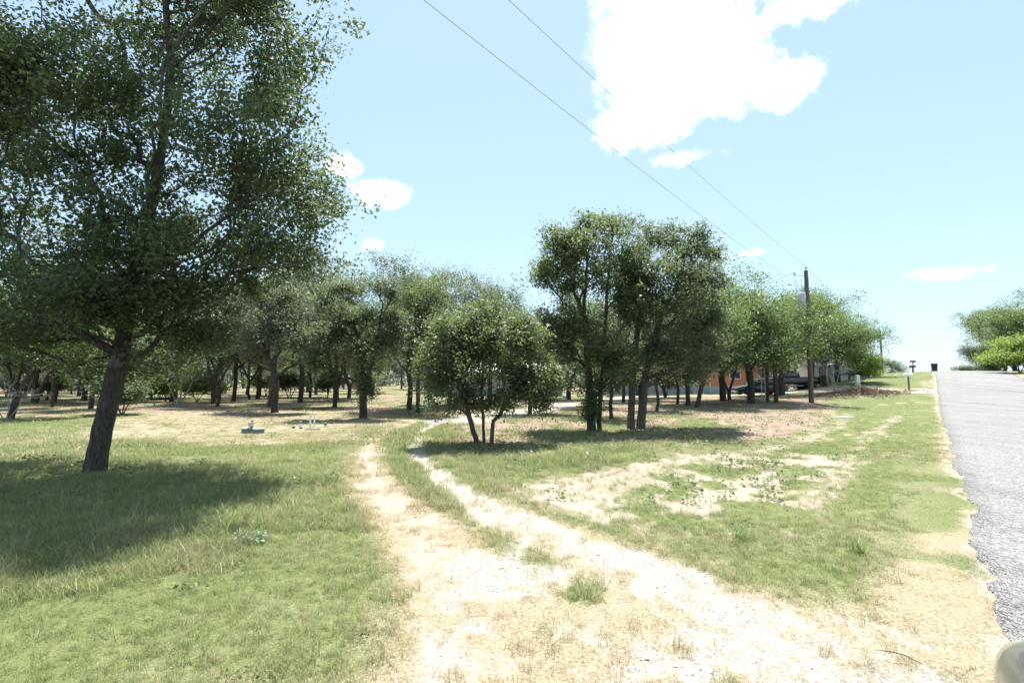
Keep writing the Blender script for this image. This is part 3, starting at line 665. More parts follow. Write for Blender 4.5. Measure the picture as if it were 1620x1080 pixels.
# (kind, pixel x, pixel y of the foot or None, distance, turn, scale, label)
T0 = "oak among many alike in the shaded woodland beyond the lawn"
GRP = "oaks of the woodland behind the lawn"
TREES = [
 ('tall', 648, 0, 27.5, 20, 0.94, "tall oak with upright trunk just right of the gnarled ivy-clad oak"),
 ('tall', 682, 0, 29.5, 200, 0.97, "tall oak behind the round tree, thin crooked trunk beside the drive"),
 ('up2', 662, 0, 24.0, 120, .9, "slim oak leaning over the drive edge behind the round tree"),
 ('fork', 712, 0, 33, 60, 1.06, "oak with low forked trunk behind the bend of the drive"),
 ('tall', 775, 0, 33, 300, 1.0, "tall pale-crowned oak rising above the round tree"),
 ('up', 838, 0, 24.5, 10, .8, "short stout oak half hidden right of the round tree"),
 ('snag', 815, 0, 40, 90, 1.05, "broad oak behind the round tree in front of the grey house"),
 ('lean', 1100, 0, 29.5, 5, 1.05, "oak with thick dark trunk leaning right in front of the orange house"),
 ('up', 1087, 0, 31, 70, 1.05, "oak with straight dark trunk next to the leaning trunk by the orange house"),
 ('up2', 1070, 0, 33, 170, .85, "thin-trunked oak left of the straight dark trunk by the orange house"),
 ('curl', 1037, 0, 26.5, 30, 1.15, "small oak with Y-shaped trunk right of the V-stemmed oak"),
 ('fork', 1152, 0, 39, 180, .98, "oak with split leaning trunk before the orange wall"),
 ('wide', 1186, 0, 33.5, 40, 1.25, "lush spreading oak drooping over the two brown posts"),
 ('wide', 1235, 0, 43, 250, 1.35, "lush wide oak above the dark pickup truck"),
 ('lean', 1216, 0, 58, 100, 1.2, "oak behind the orange house's end, crown over the sedan"),
 ('up2', 928, 0, 30, 260, .95, "oak with dark trunk behind the whitish stem"),
 ('up', 966, 0, 21, 140, .62, "thin young oak between the two-stemmed and V-stemmed oaks"),
 ('tall', 985, 0, 36, 10, .8, "straight dark-trunked oak seen between the V-stemmed oak's neighbours"),
 ('fork', 900, 0, 41, 150, 1.1, "oak by the basketball hoop with broad forked trunk"),
 ('wide', 1303, 0, 49, 130, 1.12, "dense dark oak with grey dead twigs by the white shed"),
 ('wide', 1322, 0, 57, 20, 1.3, "oak behind the white shed, right of the dead-twigged oak"),
 ('tall', 1285, 0, 54, 210, 1.25, "tall oak poking above the utility pole's transformer"),
 ('wide', 1330, 0, 72, 300, 1.2, "oak beyond the sapling, near the second utility pole"),
 ('wide', 1362, 0, 98, 70, 1.0, "far oak left of the second utility pole"),
 ('wide', 1378, 0, 118, 160, 0.8, "farthest oak at the crest behind the second utility pole"),
 ('up', 1410, 0, 130, 30, 1.15, "last small oak at the end of the tree line beside the road crest"),
 ('curl', 345, 0, 30, 20, 1.25, "small crooked double-stemmed oak standing right of the grey dead shrub"),
 ('curl', 398, 0, 42, 200, 1.4, "small oak with curved trunk behind the straight dark trunk"),
 ('lean', 22, 0, 21, 0, .95, "oak with grey trunk leaning right at the left edge of the lawn"),
 ('lean', 60, 0, 33, 10, 1.0, "oak with thin trunk leaning hard right behind the big oak"),
 ('snag', 88, 0, 36, 40, 1.0, "upright oak beside the thin hard-leaning trunk"),
 ('up', 148, 0, 27.5, 70, .9, "oak with short straight trunk just left of the big oak's trunk"),
 ('bush', 198, 0, 23.5, 20, 1.15, None), ('dead', 285, 0, 30, 20, 1.3, None), ('dead', 16, 0, 19, 80, .75, None),
 ('bush', 460, 0, 46, 40, 1.6, None), ('bush', 520, 0, 44, 140, 1.5, None), ('green', 315, 0, 36, 60, 1.0, None), ('green', 265, 0, 37, 160, .9, None),
 ('green', 1363, 0, 47, 30, 1.1, None), ('green', 1590, 0, 57, 60, 1.5, None), ('green', 1612, 0, 50, 160, 1.5, None), ('bush', 1535, 0, 84, 10, 1.6, None),
 ('wide', 1604, 0, 72, 10, 1.5, "large oak with full crown right of the road near the crest"),
 ('wide', 1590, 0, 84, 150, 1.3, "oak behind the large right-hand oak, overlapping its crown"),
 ('fork', 1548, 0, 88, 80, 1.05, "isolated dark oak leaning out over the road crest"),
 ('wide', 1640, 0, 60, 220, 1.4, "oak at the right edge of the picture beyond the road"),
 ('dead', 1318, 0, 44, 40, 1.2, None),
 ('bush', 1578, 0, 72, 10, 2.0, None), ('bush', 1606, 0, 63, 200, 2.2, None), ('bush', 1560, 0, 82, 100, 1.8, None), ('bush', 1632, 0, 58, 20, 2.0, None),
 ('wide', 1142, 0, 37.5, 100, 1.25, "lush oak filling the gap between the V-stemmed oak and the brown posts"),
 ('bush', 968, 0, 52, 40, 1.5, None), ('bush', 1008, 0, 53, 140, 1.7, None), ('bush', 1052, 0, 52, 240, 1.6, None), ('bush', 880, 0, 46, 90, 1.2, None),
 ('fork', 950, 0, 42, 20, 1.0, "forked oak in the deep shade behind the two-stemmed yellowish oak"),
 ('up', 1012, 0, 40, 200, 1.05, "upright oak in the shade behind the V-stemmed oak"),
 ('lean', 1052, 0, 44, 120, 1.1, "oak in the shade behind the small Y-trunked oak"),
]
BL = {('bush', 1578): "dark bush below the large right-hand oak, between the bright bushes and the crest", ('bush', 1606): "tall dark bush behind the nearer bright bush right of the road", ('bush', 1560): "dark bush beside the isolated oak's trunk right of the road crest", ('bush', 1632): "dark bush at the right edge of the picture beyond the road",
      ('bush', 968): "dark shrub against the orange wall behind the whitish stem", ('bush', 1008): "dark shrub against the orange wall behind the V-stemmed oak", ('bush', 1052): "dark shrub against the orange wall behind the small Y-trunked oak", ('bush', 1096): "dark shrub against the orange wall behind the leaning trunk", ('bush', 1140): "small shrub at the foot of the orange wall near the sedan's nose", ('bush', 880): "dark shrub beside the basketball hoop at the grey building's corner",
      ('bush', 198): "dark bushy thicket at the foot of the trees right of the big oak's trunk", ('dead', 285): "grey leafless shrub under the trees behind the big oak", ('dead', 16): "grey broken dead brush at the left edge by the leaning trunk",
      ('bush', 460): "low dark green thicket behind the straight dark-trunked oak", ('bush', 520): "low dark thicket left of the gnarled ivy-clad oak", ('green', 315): "bright green bush right of the grey leafless shrub", ('green', 265): "bright green bush below the grey leafless shrub",
      ('green', 1363): "bright green sapling beside the pale utility pedestal", ('green', 1590): "bright yellow-green bush at the right road edge, farther one", ('green', 1612): "bright yellow-green bush at the right road edge, nearer one",
      ('bush', 1535): "low rounded bush under the dark oak at the road crest", ('dead', 1318): "grey leafless shrub against the dense dark oak near the white shed"}
NAMES = dict(bush="bush", green="bush", dead="dead_shrub")
for kd, px, _, Y, rz, sc, lab in TREES:
    x = (px - 810) / F * Y * (1 / math.cos(PITCH)) * (math.cos(PITCH)); 
    cat = "bush" if kd in NAMES else "tree"
    place_tree(NAMES.get(kd, "oak_tree"), PR[kd], lab or BL[(kd, px)], (x, Y, hz(x, Y)), R(rz), sc, None, cat)
# the countable rest of the wood: individuals that nothing tells apart
rw = random.Random(21); spots = []
LOOK = dict(up2="slim", snag="sparse-crowned", up="upright", lean="leaning", fork="fork-trunked", tall="tall", wide="spreading", curl="small crooked")
def wood_label(kd, px, Y):
    where = ("left of the big oak's trunk" if px < 130 else "behind the big oak's trunk" if px < 300 else "beyond the septic lids" if px < 470 else "beyond the gnarled ivy-clad oak" if px < 640 else "beyond the round tree")
    dep = "in the front of the wood" if Y < 50 else "deep in the wood"
    return f"{LOOK[kd]} oak {dep} {where}", f"{LOOK[kd]} oaks {dep} {where}"
def wood(n, x0, x1, y0, y1, gap):
    k = 0
    for _ in range(4000):
        if k >= n: break
        b = rw.uniform(x0, x1); Y = y0 + (y1 - y0) * rw.random() ** .8
        x = (b - 810) / F * Y
        if dpoly(np.array([x]), np.array([Y]), DRIVE)[0] < 3 or any(math.hypot(x - a, Y - c) < gap for a, c in spots): continue
        if st(x, Y)[1] > -16 or (28 < Y < 62 and -9 < x < 32 and Y > 40): continue
        spots.append((x, Y)); k += 1
        kd = rw.choice(['up', 'lean', 'fork', 'tall', 'wide', 'curl', 'up2', 'snag', 'snag', 'up2'])
        lb, gp = wood_label(kd, b, Y)
        place_tree("oak_tree", PR[kd], lb, (x, Y, hz(x, Y)), rw.uniform(0, 6.28), (rw.uniform(.9, 1.2), rw.uniform(.9, 1.2), rw.uniform(.95, 1.35)), gp, lean=(rw.uniform(-.07, .07), rw.uniform(-.07, .07)))
wood(30, -60, 560, 29, 50, 3.6)
wood(64, -200, 900, 48, 92, 4.0)
for k in range(16):                         # undergrowth between the trunks
    b, Y = rw.uniform(-100, 700), rw.uniform(40, 75); x = (b - 810) / F * Y
    wl = wood_label('up', b, Y)[0].split(" oak ")[1]
    place_tree("bush", PR[rw.choice(['bush', 'bush', 'green'])], "undergrowth bush " + wl, (x, Y, hz(x, Y)), rw.uniform(0, 6.28), rw.uniform(1.0, 1.8), "undergrowth bushes " + wl, "bush")

def far_wood():                             # the wood's depth, where trunks can no longer be told apart
    rng = np.random.default_rng(77); Vs = []; S = []; I = []; k = 0; TB = MB()
    cen = []
    for _ in range(420):
        b = R(rng.uniform(-72, 30)); d = rng.uniform(95, 190); x, y = d * math.sin(b), d * math.cos(b)
        if st(x, y)[1] < -18: cen.append((x, y, hz(x, y)))
    L = []
    for x, y, z in cen:
        q = 110; c = rng.normal(0, 1, (q, 3)) * np.array([2.2, 2.2, 1.7]) + np.array([x, y, z + 4.2]); c[:, 2] = np.maximum(c[:, 2], z + .3); L.append(c)
        q = 25; c = rng.normal(0, 1, (q, 3)) * np.array([2.4, 2.4, .8]) + np.array([x, y, z + .9]); c[:, 2] = np.maximum(c[:, 2], z + .2); L.append(c)
        TB.tube([(x, y, z - .2), (x + rng.normal(0, .3), y, z + 2), (x + rng.normal(0, .5), y, z + 5)], [.2, .16, .08], 5, False)
    L = np.concatenate(L); V, s, i = leaves(L, rng.uniform(.5, 1.0, len(L)), rng, .3, "wide")
    r = ob("far_wood", None); r["kind"] = "stuff"; r["label"] = "far depth of the oak wood where trees merge"
    c = ob("crown", mesh_np("far_wood_crown", V, s, i, M_LEAF_D, False, rng.uniform(0, 1, len(s))), r); c["kind"] = "stuff"
    t = TB.build("trunks", M_BARK, r); t["kind"] = "stuff"
far_wood()

# ------------------------------------------------------------------ small plants, grass, stones, litter
def blade_tuft(seed, n, h, w, spread, lean, segs=2):
    rng = np.random.default_rng(seed); V = []; Fc = []; rn = []
    for k in range(n):
        a = rng.uniform(0, 6.28); r = spread * math.sqrt(rng.random()); b = np.array([r * math.cos(a), r * math.sin(a), -.01])
        hh = h * rng.uniform(.5, 1.2); d = rng.uniform(0, 6.28); ln = lean * rng.uniform(.2, 1.3) * hh; o = len(V)
        sd = np.array([math.cos(d + 1.57), math.sin(d + 1.57), 0]) * w * rng.uniform(.7, 1.3)
        for q in range(segs):
            t = q / segs; p = b + np.array([math.cos(d) * ln * t * t, math.sin(d) * ln * t * t, hh * t * (1 - .25 * t * lean)])
            V += [p - sd * (1 - .5 * t), p + sd * (1 - .5 * t)]
        V.append(b + np.array([math.cos(d) * ln, math.sin(d) * ln, hh * (1 - .25 * lean)]))
        rr = rng.random()
        for q in range(segs - 1): Fc.append((o + 2 * q, o + 2 * q + 1, o + 2 * q + 3, o + 2 * q + 2)); rn.append(rr)
        Fc.append((o + 2 * segs - 2, o + 2 * segs - 1, o + 2 * segs)); rn.append(rr)
    return V, Fc, rn
def weed_tuft(seed, n, r, h, leaf):
    rng = np.random.default_rng(seed)
    L = rng.normal(0, 1, (n, 3)) * np.array([r, r, h * .35]) + np.array([0, 0, h * .5]); L[:, 2] = np.abs(L[:, 2]) + .01
    V, s, i = leaves(L, rng.uniform(.6, 1.2, n) * leaf, rng, .7, "quad")
    return V, [tuple(i[k * 4:k * 4 + 4]) for k in range(n)], rng.random(n)
def loose_obj(name, V, Fc, rn, mat, col):
    me = mesh_np(name, V, [len(f) for f in Fc], [q for f in Fc for q in f], mat, False, rn)
    o = bpy.data.objects.new(name, me); col.objects.link(o); return o
def scatter(name, label, pts, sc, rot, idx, tint, col):
    me = bpy.data.meshes.new(name); me.vertices.add(len(pts)); me.vertices.foreach_set("co", np.asarray(pts, np.float32).ravel())
    for nm, tp, dat, key in (("sc", 'FLOAT', sc, "value"), ("tint", 'FLOAT', tint, "value"), ("idx", 'INT', idx, "value"), ("rot", 'FLOAT_VECTOR', rot, "vector")):
        a = me.attributes.new(nm, tp, 'POINT'); a.data.foreach_set(key, np.asarray(dat, np.int32 if tp == 'INT' else np.float32).ravel())
    o = ob(name, me); o["kind"] = "stuff"; o["label"] = label
    ng = bpy.data.node_groups.new(name, 'GeometryNodeTree')
    ng.interface.new_socket("Geometry", in_out='INPUT', socket_type='NodeSocketGeometry'); ng.interface.new_socket("Geometry", in_out='OUTPUT', socket_type='NodeSocketGeometry')
    N = ng.nodes; L = ng.links; gi = N.new("NodeGroupInput"); go = N.new("NodeGroupOutput")
    ip = N.new("GeometryNodeInstanceOnPoints"); ci = N.new("GeometryNodeCollectionInfo")
    ci.inputs["Collection"].default_value = col; ci.inputs["Separate Children"].default_value = True; ci.inputs["Reset Children"].default_value = True
    def na(n, t):
        x = N.new("GeometryNodeInputNamedAttribute"); x.data_type = t; x.inputs["Name"].default_value = n; return x.outputs["Attribute"]
    L.new(gi.outputs[0], ip.inputs["Points"]); L.new(ci.outputs[0], ip.inputs["Instance"]); ip.inputs["Pick Instance"].default_value = True
    L.new(na("idx", 'INT'), ip.inputs["Instance Index"]); L.new(na("sc", 'FLOAT'), ip.inputs["Scale"])
    e = N.new("FunctionNodeEulerToRotation"); L.new(na("rot", 'FLOAT_VECTOR'), e.inputs[0]); L.new(e.outputs[0], ip.inputs["Rotation"])
    L.new(ip.outputs[0], go.inputs[0])
    md = o.modifiers.new("scatter", 'NODES'); md.node_group = ng
    return o
def cands(rng, bands, ang=60):
    out = []
    for r0, r1, den in bands:
        a = R(ang if r1 > 4 else 180); n = int(a * (r1 * r1 - r0 * r0) * den)
        r = np.sqrt(rng.uniform(r0 * r0, r1 * r1, n)); t = rng.uniform(-a, a, n); out.append(np.column_stack([r * np.sin(t), r * np.cos(t)]))
    return np.concatenate(out)

M_GRASS = grassmat("grass_blade", (.225, .29, .1), (.5, .43, .28), .55)
M_WEED = grassmat("weed_leaf", (.13, .2, .075), (.3, .27, .13), .4)
M_STONE = smat("limestone", (.76, .74, .7), .9, 0, .3, 9, .3, .2)
M_LITTER = leafmat("dead_leaf", (.16, .105, .07), (.36, .27, .19), .1, .7, (.3, .2, .1))
def build_cover():
    rng = np.random.default_rng(9)
    gc = bpy.data.collections.new("grass_tufts")
    for k in range(4): loose_obj(f"a_tuft_{k}", *blade_tuft(k, 24, .13, .0021, .09, .85, 3), M_GRASS, gc)
    for k in range(3): loose_obj(f"b_tuft_{k}", *blade_tuft(10 + k, 22, .05, .0022, .1, 1.1, 2), M_GRASS, gc)
    for k in range(2): loose_obj(f"c_tuft_{k}", *blade_tuft(20 + k, 44, .12, .006, .28, .8, 2), M_GRASS, gc)
    P = cands(rng, [(1.0, 4, 480), (4, 7, 500), (7, 11, 260), (11, 17, 105), (17, 26, 34), (26, 45, 11), (45, 85, 3)])
    x, y = P.T; z = zones(x, y)
    p = (1 - .96 * z['gr']) * (1 - .95 * z['sand']) * (1 - .8 * z['lit']) * (1 - z['road'])
    p *= np.where(z['dry'] > .7, .85, 1.0)
    p *= .55 + .9 * (z['n1'] - .25)
    ed = ((z['t'] > EDGE_L - .05) & (z['t'] < EDGE_L + .12) & (z['n1'] > .55)); p = np.where(ed, .25, p)
    keep = rng.random(len(x)) < p; x, y = x[keep], y[keep]; z = {k: v[keep] for k, v in z.items()}; n = len(x)
    far = z['dist'] > 13
    short = (z['dry'] + rng.normal(0, .12, n) > .62) & (rng.random(n) < .85) | (z['t'] + (z['n1'] - .5) * 2 > -.3) & (z['t'] < 8)
    idx = np.where(far, 7 + rng.integers(0, 2, n), np.where(short, 4 + rng.integers(0, 3, n), rng.integers(0, 4, n)))
    sc = rng.uniform(.6, 1.25, n) * (.75 + .7 * (z['n2'] - .3)) * (1 + .35 * z['lush']) * np.where(far & (z['dry'] > .55), .55, 1) * np.where(far, .8, 1)
    sc *= np.where(z['t'] > -5 + 2 * (z['n1'] - .5), .58, 1.0) * np.where(z['s'] > 30, .8, 1)
    rot = np.column_stack([rng.normal(0, .12, n), rng.normal(0, .12, n), rng.uniform(0, 6.28, n)])
    tint = np.clip(z['dry'] * 1.15 - .1 + rng.normal(0, .24, n) + .6 * (rng.random(n) < .14), 0, 1); sc = sc * np.where(rng.random(n) < .06, 1.6, 1)
    scatter("grass", "green and straw-coloured grass blades over the lawn and verge", np.column_stack([x, y, height(x, y) - .005]), sc, rot, idx, tint, gc)
    # low broad-leaved weeds on the disturbed soil
    wc = bpy.data.collections.new("weed_clumps")
    for k in range(4): loose_obj(f"weed_{k}", *weed_tuft(40 + k, 26, .09, .09, .055), M_WEED, wc)
    P = cands(rng, [(3, 9, 7), (9, 16, 7), (16, 30, 2.5)]); x, y = P.T; z = zones(x, y)
    p = (.10 + .9 * sstep(-.6, .6, inpoly(x, y, SPARSE)) + .5 * z['lit'] * (z['n1'] > .52)) * (1 - z['gr']) * (1 - z['road']) * (1 - .8 * z['sand']) * sstep(.4, .6, z['n1'] * .6 + z['n3'] * .4) * 1.6 * (z['t'] < -.6)
    k = rng.random(len(x)) < p; x, y = x[k], y[k]; n = len(x)
    scatter("ground_weeds", "low broad-leaved weeds scattered over the disturbed sandy soil", np.column_stack([x, y, height(x, y)]), rng.uniform(.5, 1.6, n) * np.where(y < 7, .5, 1.0), np.column_stack([rng.normal(0, .1, n), rng.normal(0, .1, n), rng.uniform(0, 6.28, n)]), rng.integers(0, 4, n), rng.uniform(0, .35, n), wc)
    # gravel
    sc_ = bpy.data.collections.new("gravel_pieces")
    for k in range(4):
        r_ = np.random.default_rng(60 + k); t = (1 + 5 ** .5) / 2
        V = np.array([(-1, t, 0), (1, t, 0), (-1, -t, 0), (1, -t, 0), (0, -1, t), (0, 1, t), (0, -1, -t), (0, 1, -t), (t, 0, -1), (t, 0, 1), (-t, 0, -1), (-t, 0, 1)]) / 1.9
        V = V * r_.uniform(.7, 1.25, (12, 1)) * np.array([1, .8, .55])
        Fc = [(0, 11, 5), (0, 5, 1), (0, 1, 7), (0, 7, 10), (0, 10, 11), (1, 5, 9), (5, 11, 4), (11, 10, 2), (10, 7, 6), (7, 1, 8), (3, 9, 4), (3, 4, 2), (3, 2, 6), (3, 6, 8), (3, 8, 9), (4, 9, 5), (2, 4, 11), (6, 2, 10), (8, 6, 7), (9, 8, 1)]
        loose_obj(f"stone_{k}", V, Fc, r_.random(20), M_STONE, sc_)
    P = cands(rng, [(1, 4, 420), (4, 7, 260), (7, 14, 60)]); x, y = P.T; z = zones(x, y)
    k = rng.random(len(x)) < z['gr'] * (1 - z['road']) * (.25 + .75 * (z['n1'] > .5)) + .012 * (1 - z['road']); x, y = x[k], y[k]; n = len(x)
    s_ = .004 + .008 * rng.random(n) ** 2.5 + .01 * (rng.random(n) < .008)
    scatter("gravel_stones", "loose pale limestone gravel on the drive and road shoulder", np.column_stack([x, y, height(x, y) - .03 + s_ * .2]), s_, rng.uniform(0, 6.28, (n, 3)) * np.array([.1, .1, 1]), rng.integers(0, 4, n), np.zeros(n), sc_)
    # fallen leaves
    P = cands(rng, [(10, 18, 55), (18, 30, 16), (30, 50, 3)]); x, y = P.T; z = zones(x, y)
    k = rng.random(len(x)) < z['lit'] * .8 + .01 * (z['dist'] > 12); x, y = x[k], y[k]; n = len(x)
    V, s, i = leaves(np.column_stack([x, y, height(x, y) + rng.uniform(.005, .03, n)]), rng.uniform(.05, .1, n), rng, 1.2, "wide")
    o = ob("fallen_leaves", mesh_np("fallen_leaves", V, s, i, M_LITTER, False, rng.random(n))); o["kind"] = "stuff"; o["label"] = "brown fallen oak leaves on the ground under the trees"
build_cover()

def single_weed(px, py, label, kind, sc, tint_mat):
    x, y = gnd(px, py); rng = np.random.default_rng(int(px))
    if kind == "grass": V, Fc, rn = blade_tuft(int(px), 60, .24, .004, .08, .8, 3)
    else: V, Fc, rn = weed_tuft(int(px), 170, .075, .11, .034)
    me = mesh_np("tuft", np.array(V) * sc, [len(f) for f in Fc], [q for f in Fc for q in f], tint_mat, False, rn)
    t = thing("grass_tuft" if kind == "grass" else "weed_plant", label, "plant", (x, y, hz(x, y)))
    ob("blades" if kind == "grass" else "foliage", me, t)["kind"] = "stuff"
M_PALE = leafmat("pale_weed_leaf", (.15, .19, .12), (.25, .29, .2), .2, .6, (.3, .36, .2))
M_TUFT = leafmat("tuft_blade", (.09, .15, .045), (.18, .25, .08), .3, .5, (.25, .36, .08))
single_weed(401, 857, "pale silvery weed alone in the lawn below the big oak's shade", "weed", 1.0, M_PALE)
single_weed(1170, 852, "dense bright grass tuft above the gravel apron, left one of two", "grass", .8, M_TUFT)
single_weed(1357, 875, "dense bright grass tuft near the road, right one of two", "grass", .8, M_TUFT)
single_weed(95, 880, "small leafy weed in the lawn, near the edge of the big oak's shade", "weed", .7, M_TUFT)
single_weed(850, 742, "leafy green weed at the upper rim of the bare sand patch", "weed", .9, M_TUFT)

# ------------------------------------------------------------------ objects
M_WOOD = smat("creosoted_pole", (.13, .095, .075), .85, 0, .35, 9, .5)
M_POST = smat("brown_post", (.075, .04, .028), .8, 0, .3, 9, .4)
M_GALV = smat("galvanised", (.5, .52, .54), .45, .7, .12, 12, .1)
M_TRANS = smat("transformer_grey", (.5, .53, .57), .5, 0, .08, 4, .05)
M_WIRE = smat("wire", (.17, .17, .18), .9, 0, .05, 4, 0, .1)
M_WHITE = smat("white_paint", (.78, .77, .75), .55, 0, .08, 4, .08)
M_PVC = smat("white_pvc", (.82, .82, .82), .4, 0, .06, 8, .03)
M_CONC = smat("weathered_concrete", (.36, .38, .36), .9, 0, .2, 9, .3)
M_LIDG = smat("green_lid", (.16, .2, .17), .6, 0, .15, 8, .1)
M_ORANGE = smat("orange_siding", (.53, .235, .125), .75, 0, .1, 2.5, .15)
M_SKIRT = smat("grey_skirting", (.42, .46, .49), .7, 0, .1, 2.5, .15)
M_GREYW = smat("grey_siding", (.36, .37, .36), .75, 0, .12, 2.5, .15)
M_ROOF = smat("pale_metal_roof", (.62, .62, .6), .5, .2, .12, 2, .1)
M_DARK = smat("black_plastic", (.02, .02, .022), .5, 0, .2, 8, .1)
M_TYRE = smat("tyre_rubber", (.025, .025, .026), .9, 0, .2, 12, .3)
M_RIM = smat("alloy_rim", (.5, .5, .52), .3, .8, .1, 6, .02)
def paint(name, c, metal=.3, rough=.32):
    m, nt, b, o = newmat(name); f = noise(nt, 3, 3)
    nt.links.new(ramp(nt, f, [(.3, tuple(x * .93 for x in c)), (.7, c)]), b.inputs["Base Color"])
    b.inputs["Metallic"].default_value = metal; b.inputs["Roughness"].default_value = rough
    b.inputs["Coat Weight"].default_value = .8; b.inputs["Coat Roughness"].default_value = .06; return m
M_NAVY = paint("navy_car_paint", (.012, .016, .035)); M_BLACKP = paint("black_truck_paint", (.012, .014, .022)); M_SILVER = paint("silver_car_paint", (.13, .135, .145), .3, .4)
M_GLASS = paint("tinted_glass", (.02, .026, .032), 0, .06); M_RED = paint("red_lens", (.5, .012, .012), 0, .2); M_LENS = paint("clear_lens", (.6, .62, .64), .4, .15)
M_PANE = paint("window_glass", (.06, .075, .09), 0, .05)
M_STICK = smat("dead_twig", (.16, .1, .075), .9, 0, .35, 20, .2)

def pole(px, Y, py_top, label, transformer, r=.14):
    x = (px - 810) / F * Y; z0 = hz(x, Y); top = atd(px, py_top, Y)[2]; h = top - z0
    t = thing("utility_pole", label, "utility pole", (x, Y, z0)); tw = -RA
    MB().tube([(0, 0, -.3), (0, 0, h * .5), (0, 0, h)], [r * 1.12, r, r * .82], 14).build("pole", M_WOOD, t)
    MB().tube([(0, 0, h), (0, 0, h + .12)], .025, 8).lathe([(.03, h + .1), (.07, h + .14), (.05, h + .2), (.07, h + .24), (.03, h + .3)], 10).build("insulator", M_GALV, t)
    b = MB().tube([(-.1, 0, h - .35), (-.75, .02, h - .3)], .022, 6); b.build("bracket", M_GALV, t)
    MB().lathe([(.03, h - .31), (.07, h - .25), (.05, h - .2), (.07, h - .14), (.02, h - .08)], 10, (-.75, .02, 0)).build("bracket_insulator", M_GALV, t)
    if transformer:
        zt = h - transformer
        tr = MB().lathe([(.0, zt - .02), (.2, zt), (.235, zt + .04), (.235, zt + .92), (.2, zt + .99), (.05, zt + 1.02)], 18, (-.36, -.02, 0)).build("transformer", M_TRANS, t)
        MB().tube([(-.3, -.02, zt + 1.0), (-.3, -.02, zt + 1.24)], [.05, .03], 8).build("bushing", M_GALV, tr)
        for q in (.2, .7): MB().box(-.2, -.1, -.08, .08, zt + q, zt + q + .1).build("mounting_bracket", M_GALV, tr)
        MB().tube([(-.3, -.02, zt + 1.2), (-.5, 0, h - 1.2), (-.75, .02, h - .25)], .008, 4).build("jumper_wire", M_WIRE, t)
    MB().tube([(r * .95, -.05, 0), (r * .9, -.05, h * .6), (r * .8, -.04, h - .4)], .012, 5).build("ground_wire", M_WIRE, t)
    return np.array([x, Y, z0 + h])
p1 = pole(1281, 33.0, 428, "near wooden utility pole with grey transformer standing on the grass", 2.45)
p2 = pole(1395, 88.0, 524, "far wooden utility pole with transformer at the road crest", 1.9, .15)
def wire(a, b, sag, label, r=.009, n=40):
    a, b = np.array(a), np.array(b); o = (a + b) / 2
    pts = [a + (b - a) * t - np.array([0, 0, sag * 4 * t * (1 - t)]) - o for t in np.linspace(0, 1, n)]
    tag(MB().tube(pts, r, 5).build("power_line", M_WIRE, None, o), label, "power line")
dirn = np.array([RU[0], RU[1], 0]); pb = p1 - dirn * 70; pb[2] = p1[2]
wire(p1 + [0, 0, .28], pb + [0, 0, 2.3], .9, "upper power line running from the near pole towards the viewer overhead", .0055)
wire(p1 + [-.25, 0, -1.1], pb + [-.35, 0, 1.75], 1.0, "lower power line running from the near pole towards the viewer overhead", .0055)
wire(p1 + [0, 0, .28], p2 + [0, 0, .3], .8, "upper power line between the near and far utility poles", .009)
wire(p1 + [0, 0, -1.3], p2 + [0, 0, -1.2], .8, "lower power line between the near and far utility poles", .009)
wire(p1 + [-.75, .02, -.1], np.array([8.0, 52, 5.0]), .5, "service line running from the near pole down into the trees", .009)
wire(p2 + [0, 0, -1.0], np.array([88.0, 84, 6.2]), 1.4, "thin line sagging across the road from the far pole", .012)

def on(px, Y): x = (px - 810) / F * Y; return (x, Y, hz(x, Y))
# two brown posts with a small metal ladder frame
for px, Y, h, lab in ((1211.5, 34.5, 2.6, "dark brown square post beside the metal ladder frame"), (1225.5, 33.8, 2.5, "dark brown square post nearest the utility pole")):
    t = thing("sign_post", lab, "post", on(px, Y))
    MB().box(-.1, .1, -.1, .1, -.3, h, .012).build("post", M_POST, t); MB().box(-.115, .115, -.115, .115, h, h + .05, .01).build("cap", M_POST, t)
t = thing("ladder_frame", "thin grey metal ladder frame standing against the brown post", "ladder", on(1206, 34.3))
for s in (-1, 1): MB().tube([(s * .12, 0, -.2), (s * .12, 0, 2.3)], .022, 6).build("rail", M_GALV, t)
for z in (.12, .5, .88, 1.26, 1.64, 2.02): MB().tube([(-.12, 0, z), (.12, 0, z)], .014, 6).build("rung", M_GALV, t)
# septic lids, control box and pipes
def lid(px, py, r, label):
    x, y = gnd(px, py); t = thing("septic_riser", label, "septic lid", (x, y, hz(x, y) - .02))
    MB().lathe([(r * 1.1, -.05), (r, .02), (r * .96, .13)], 20).build("riser", M_LIDG, t)
    MB().lathe([(r * .98, .132), (r * 1.03, .14), (r * 1.02, .165), (r * .8, .18), (.01, .185)], 20).build("lid", M_CONC, t)
lid(391, 684, .17, "grey concrete septic lid under the small control box"); lid(409, 685, .165, "grey-green septic lid right of the control box")
x, y = gnd(398, 684); t = thing("control_box", "small grey control box on a post between the septic lids", "control box", (x, y, hz(x, y)))
MB().box(-.035, .035, -.035, .035, -.2, .36, .005).build("post", M_POST, t)
bx = MB().box(-.07, .07, -.1, -.037, .18, .33, .012).build("box", M_GALV, t); MB().box(-.055, .055, -.104, -.101, .195, .315).build("door", M_TRANS, bx)
MB().lathe([(.018, .361), (.017, .375), (.006, .385)], 10).build("alarm_light", M_RED, t)
def pipe(px, py, h, r, label):
    x, y = gnd(px, py); t = thing("standpipe", label, "pipe", (x, y, hz(x, y)))
    MB().tube([(0, 0, -.2), (.01, 0, h)], r, 12).build("pipe", M_PVC, t); MB().lathe([(r * 1.25, h - .05), (r * 1.28, h + .02), (r * .9, h + .035)], 12).build("cap", M_WHITE if h > .3 else M_LIDG, t)
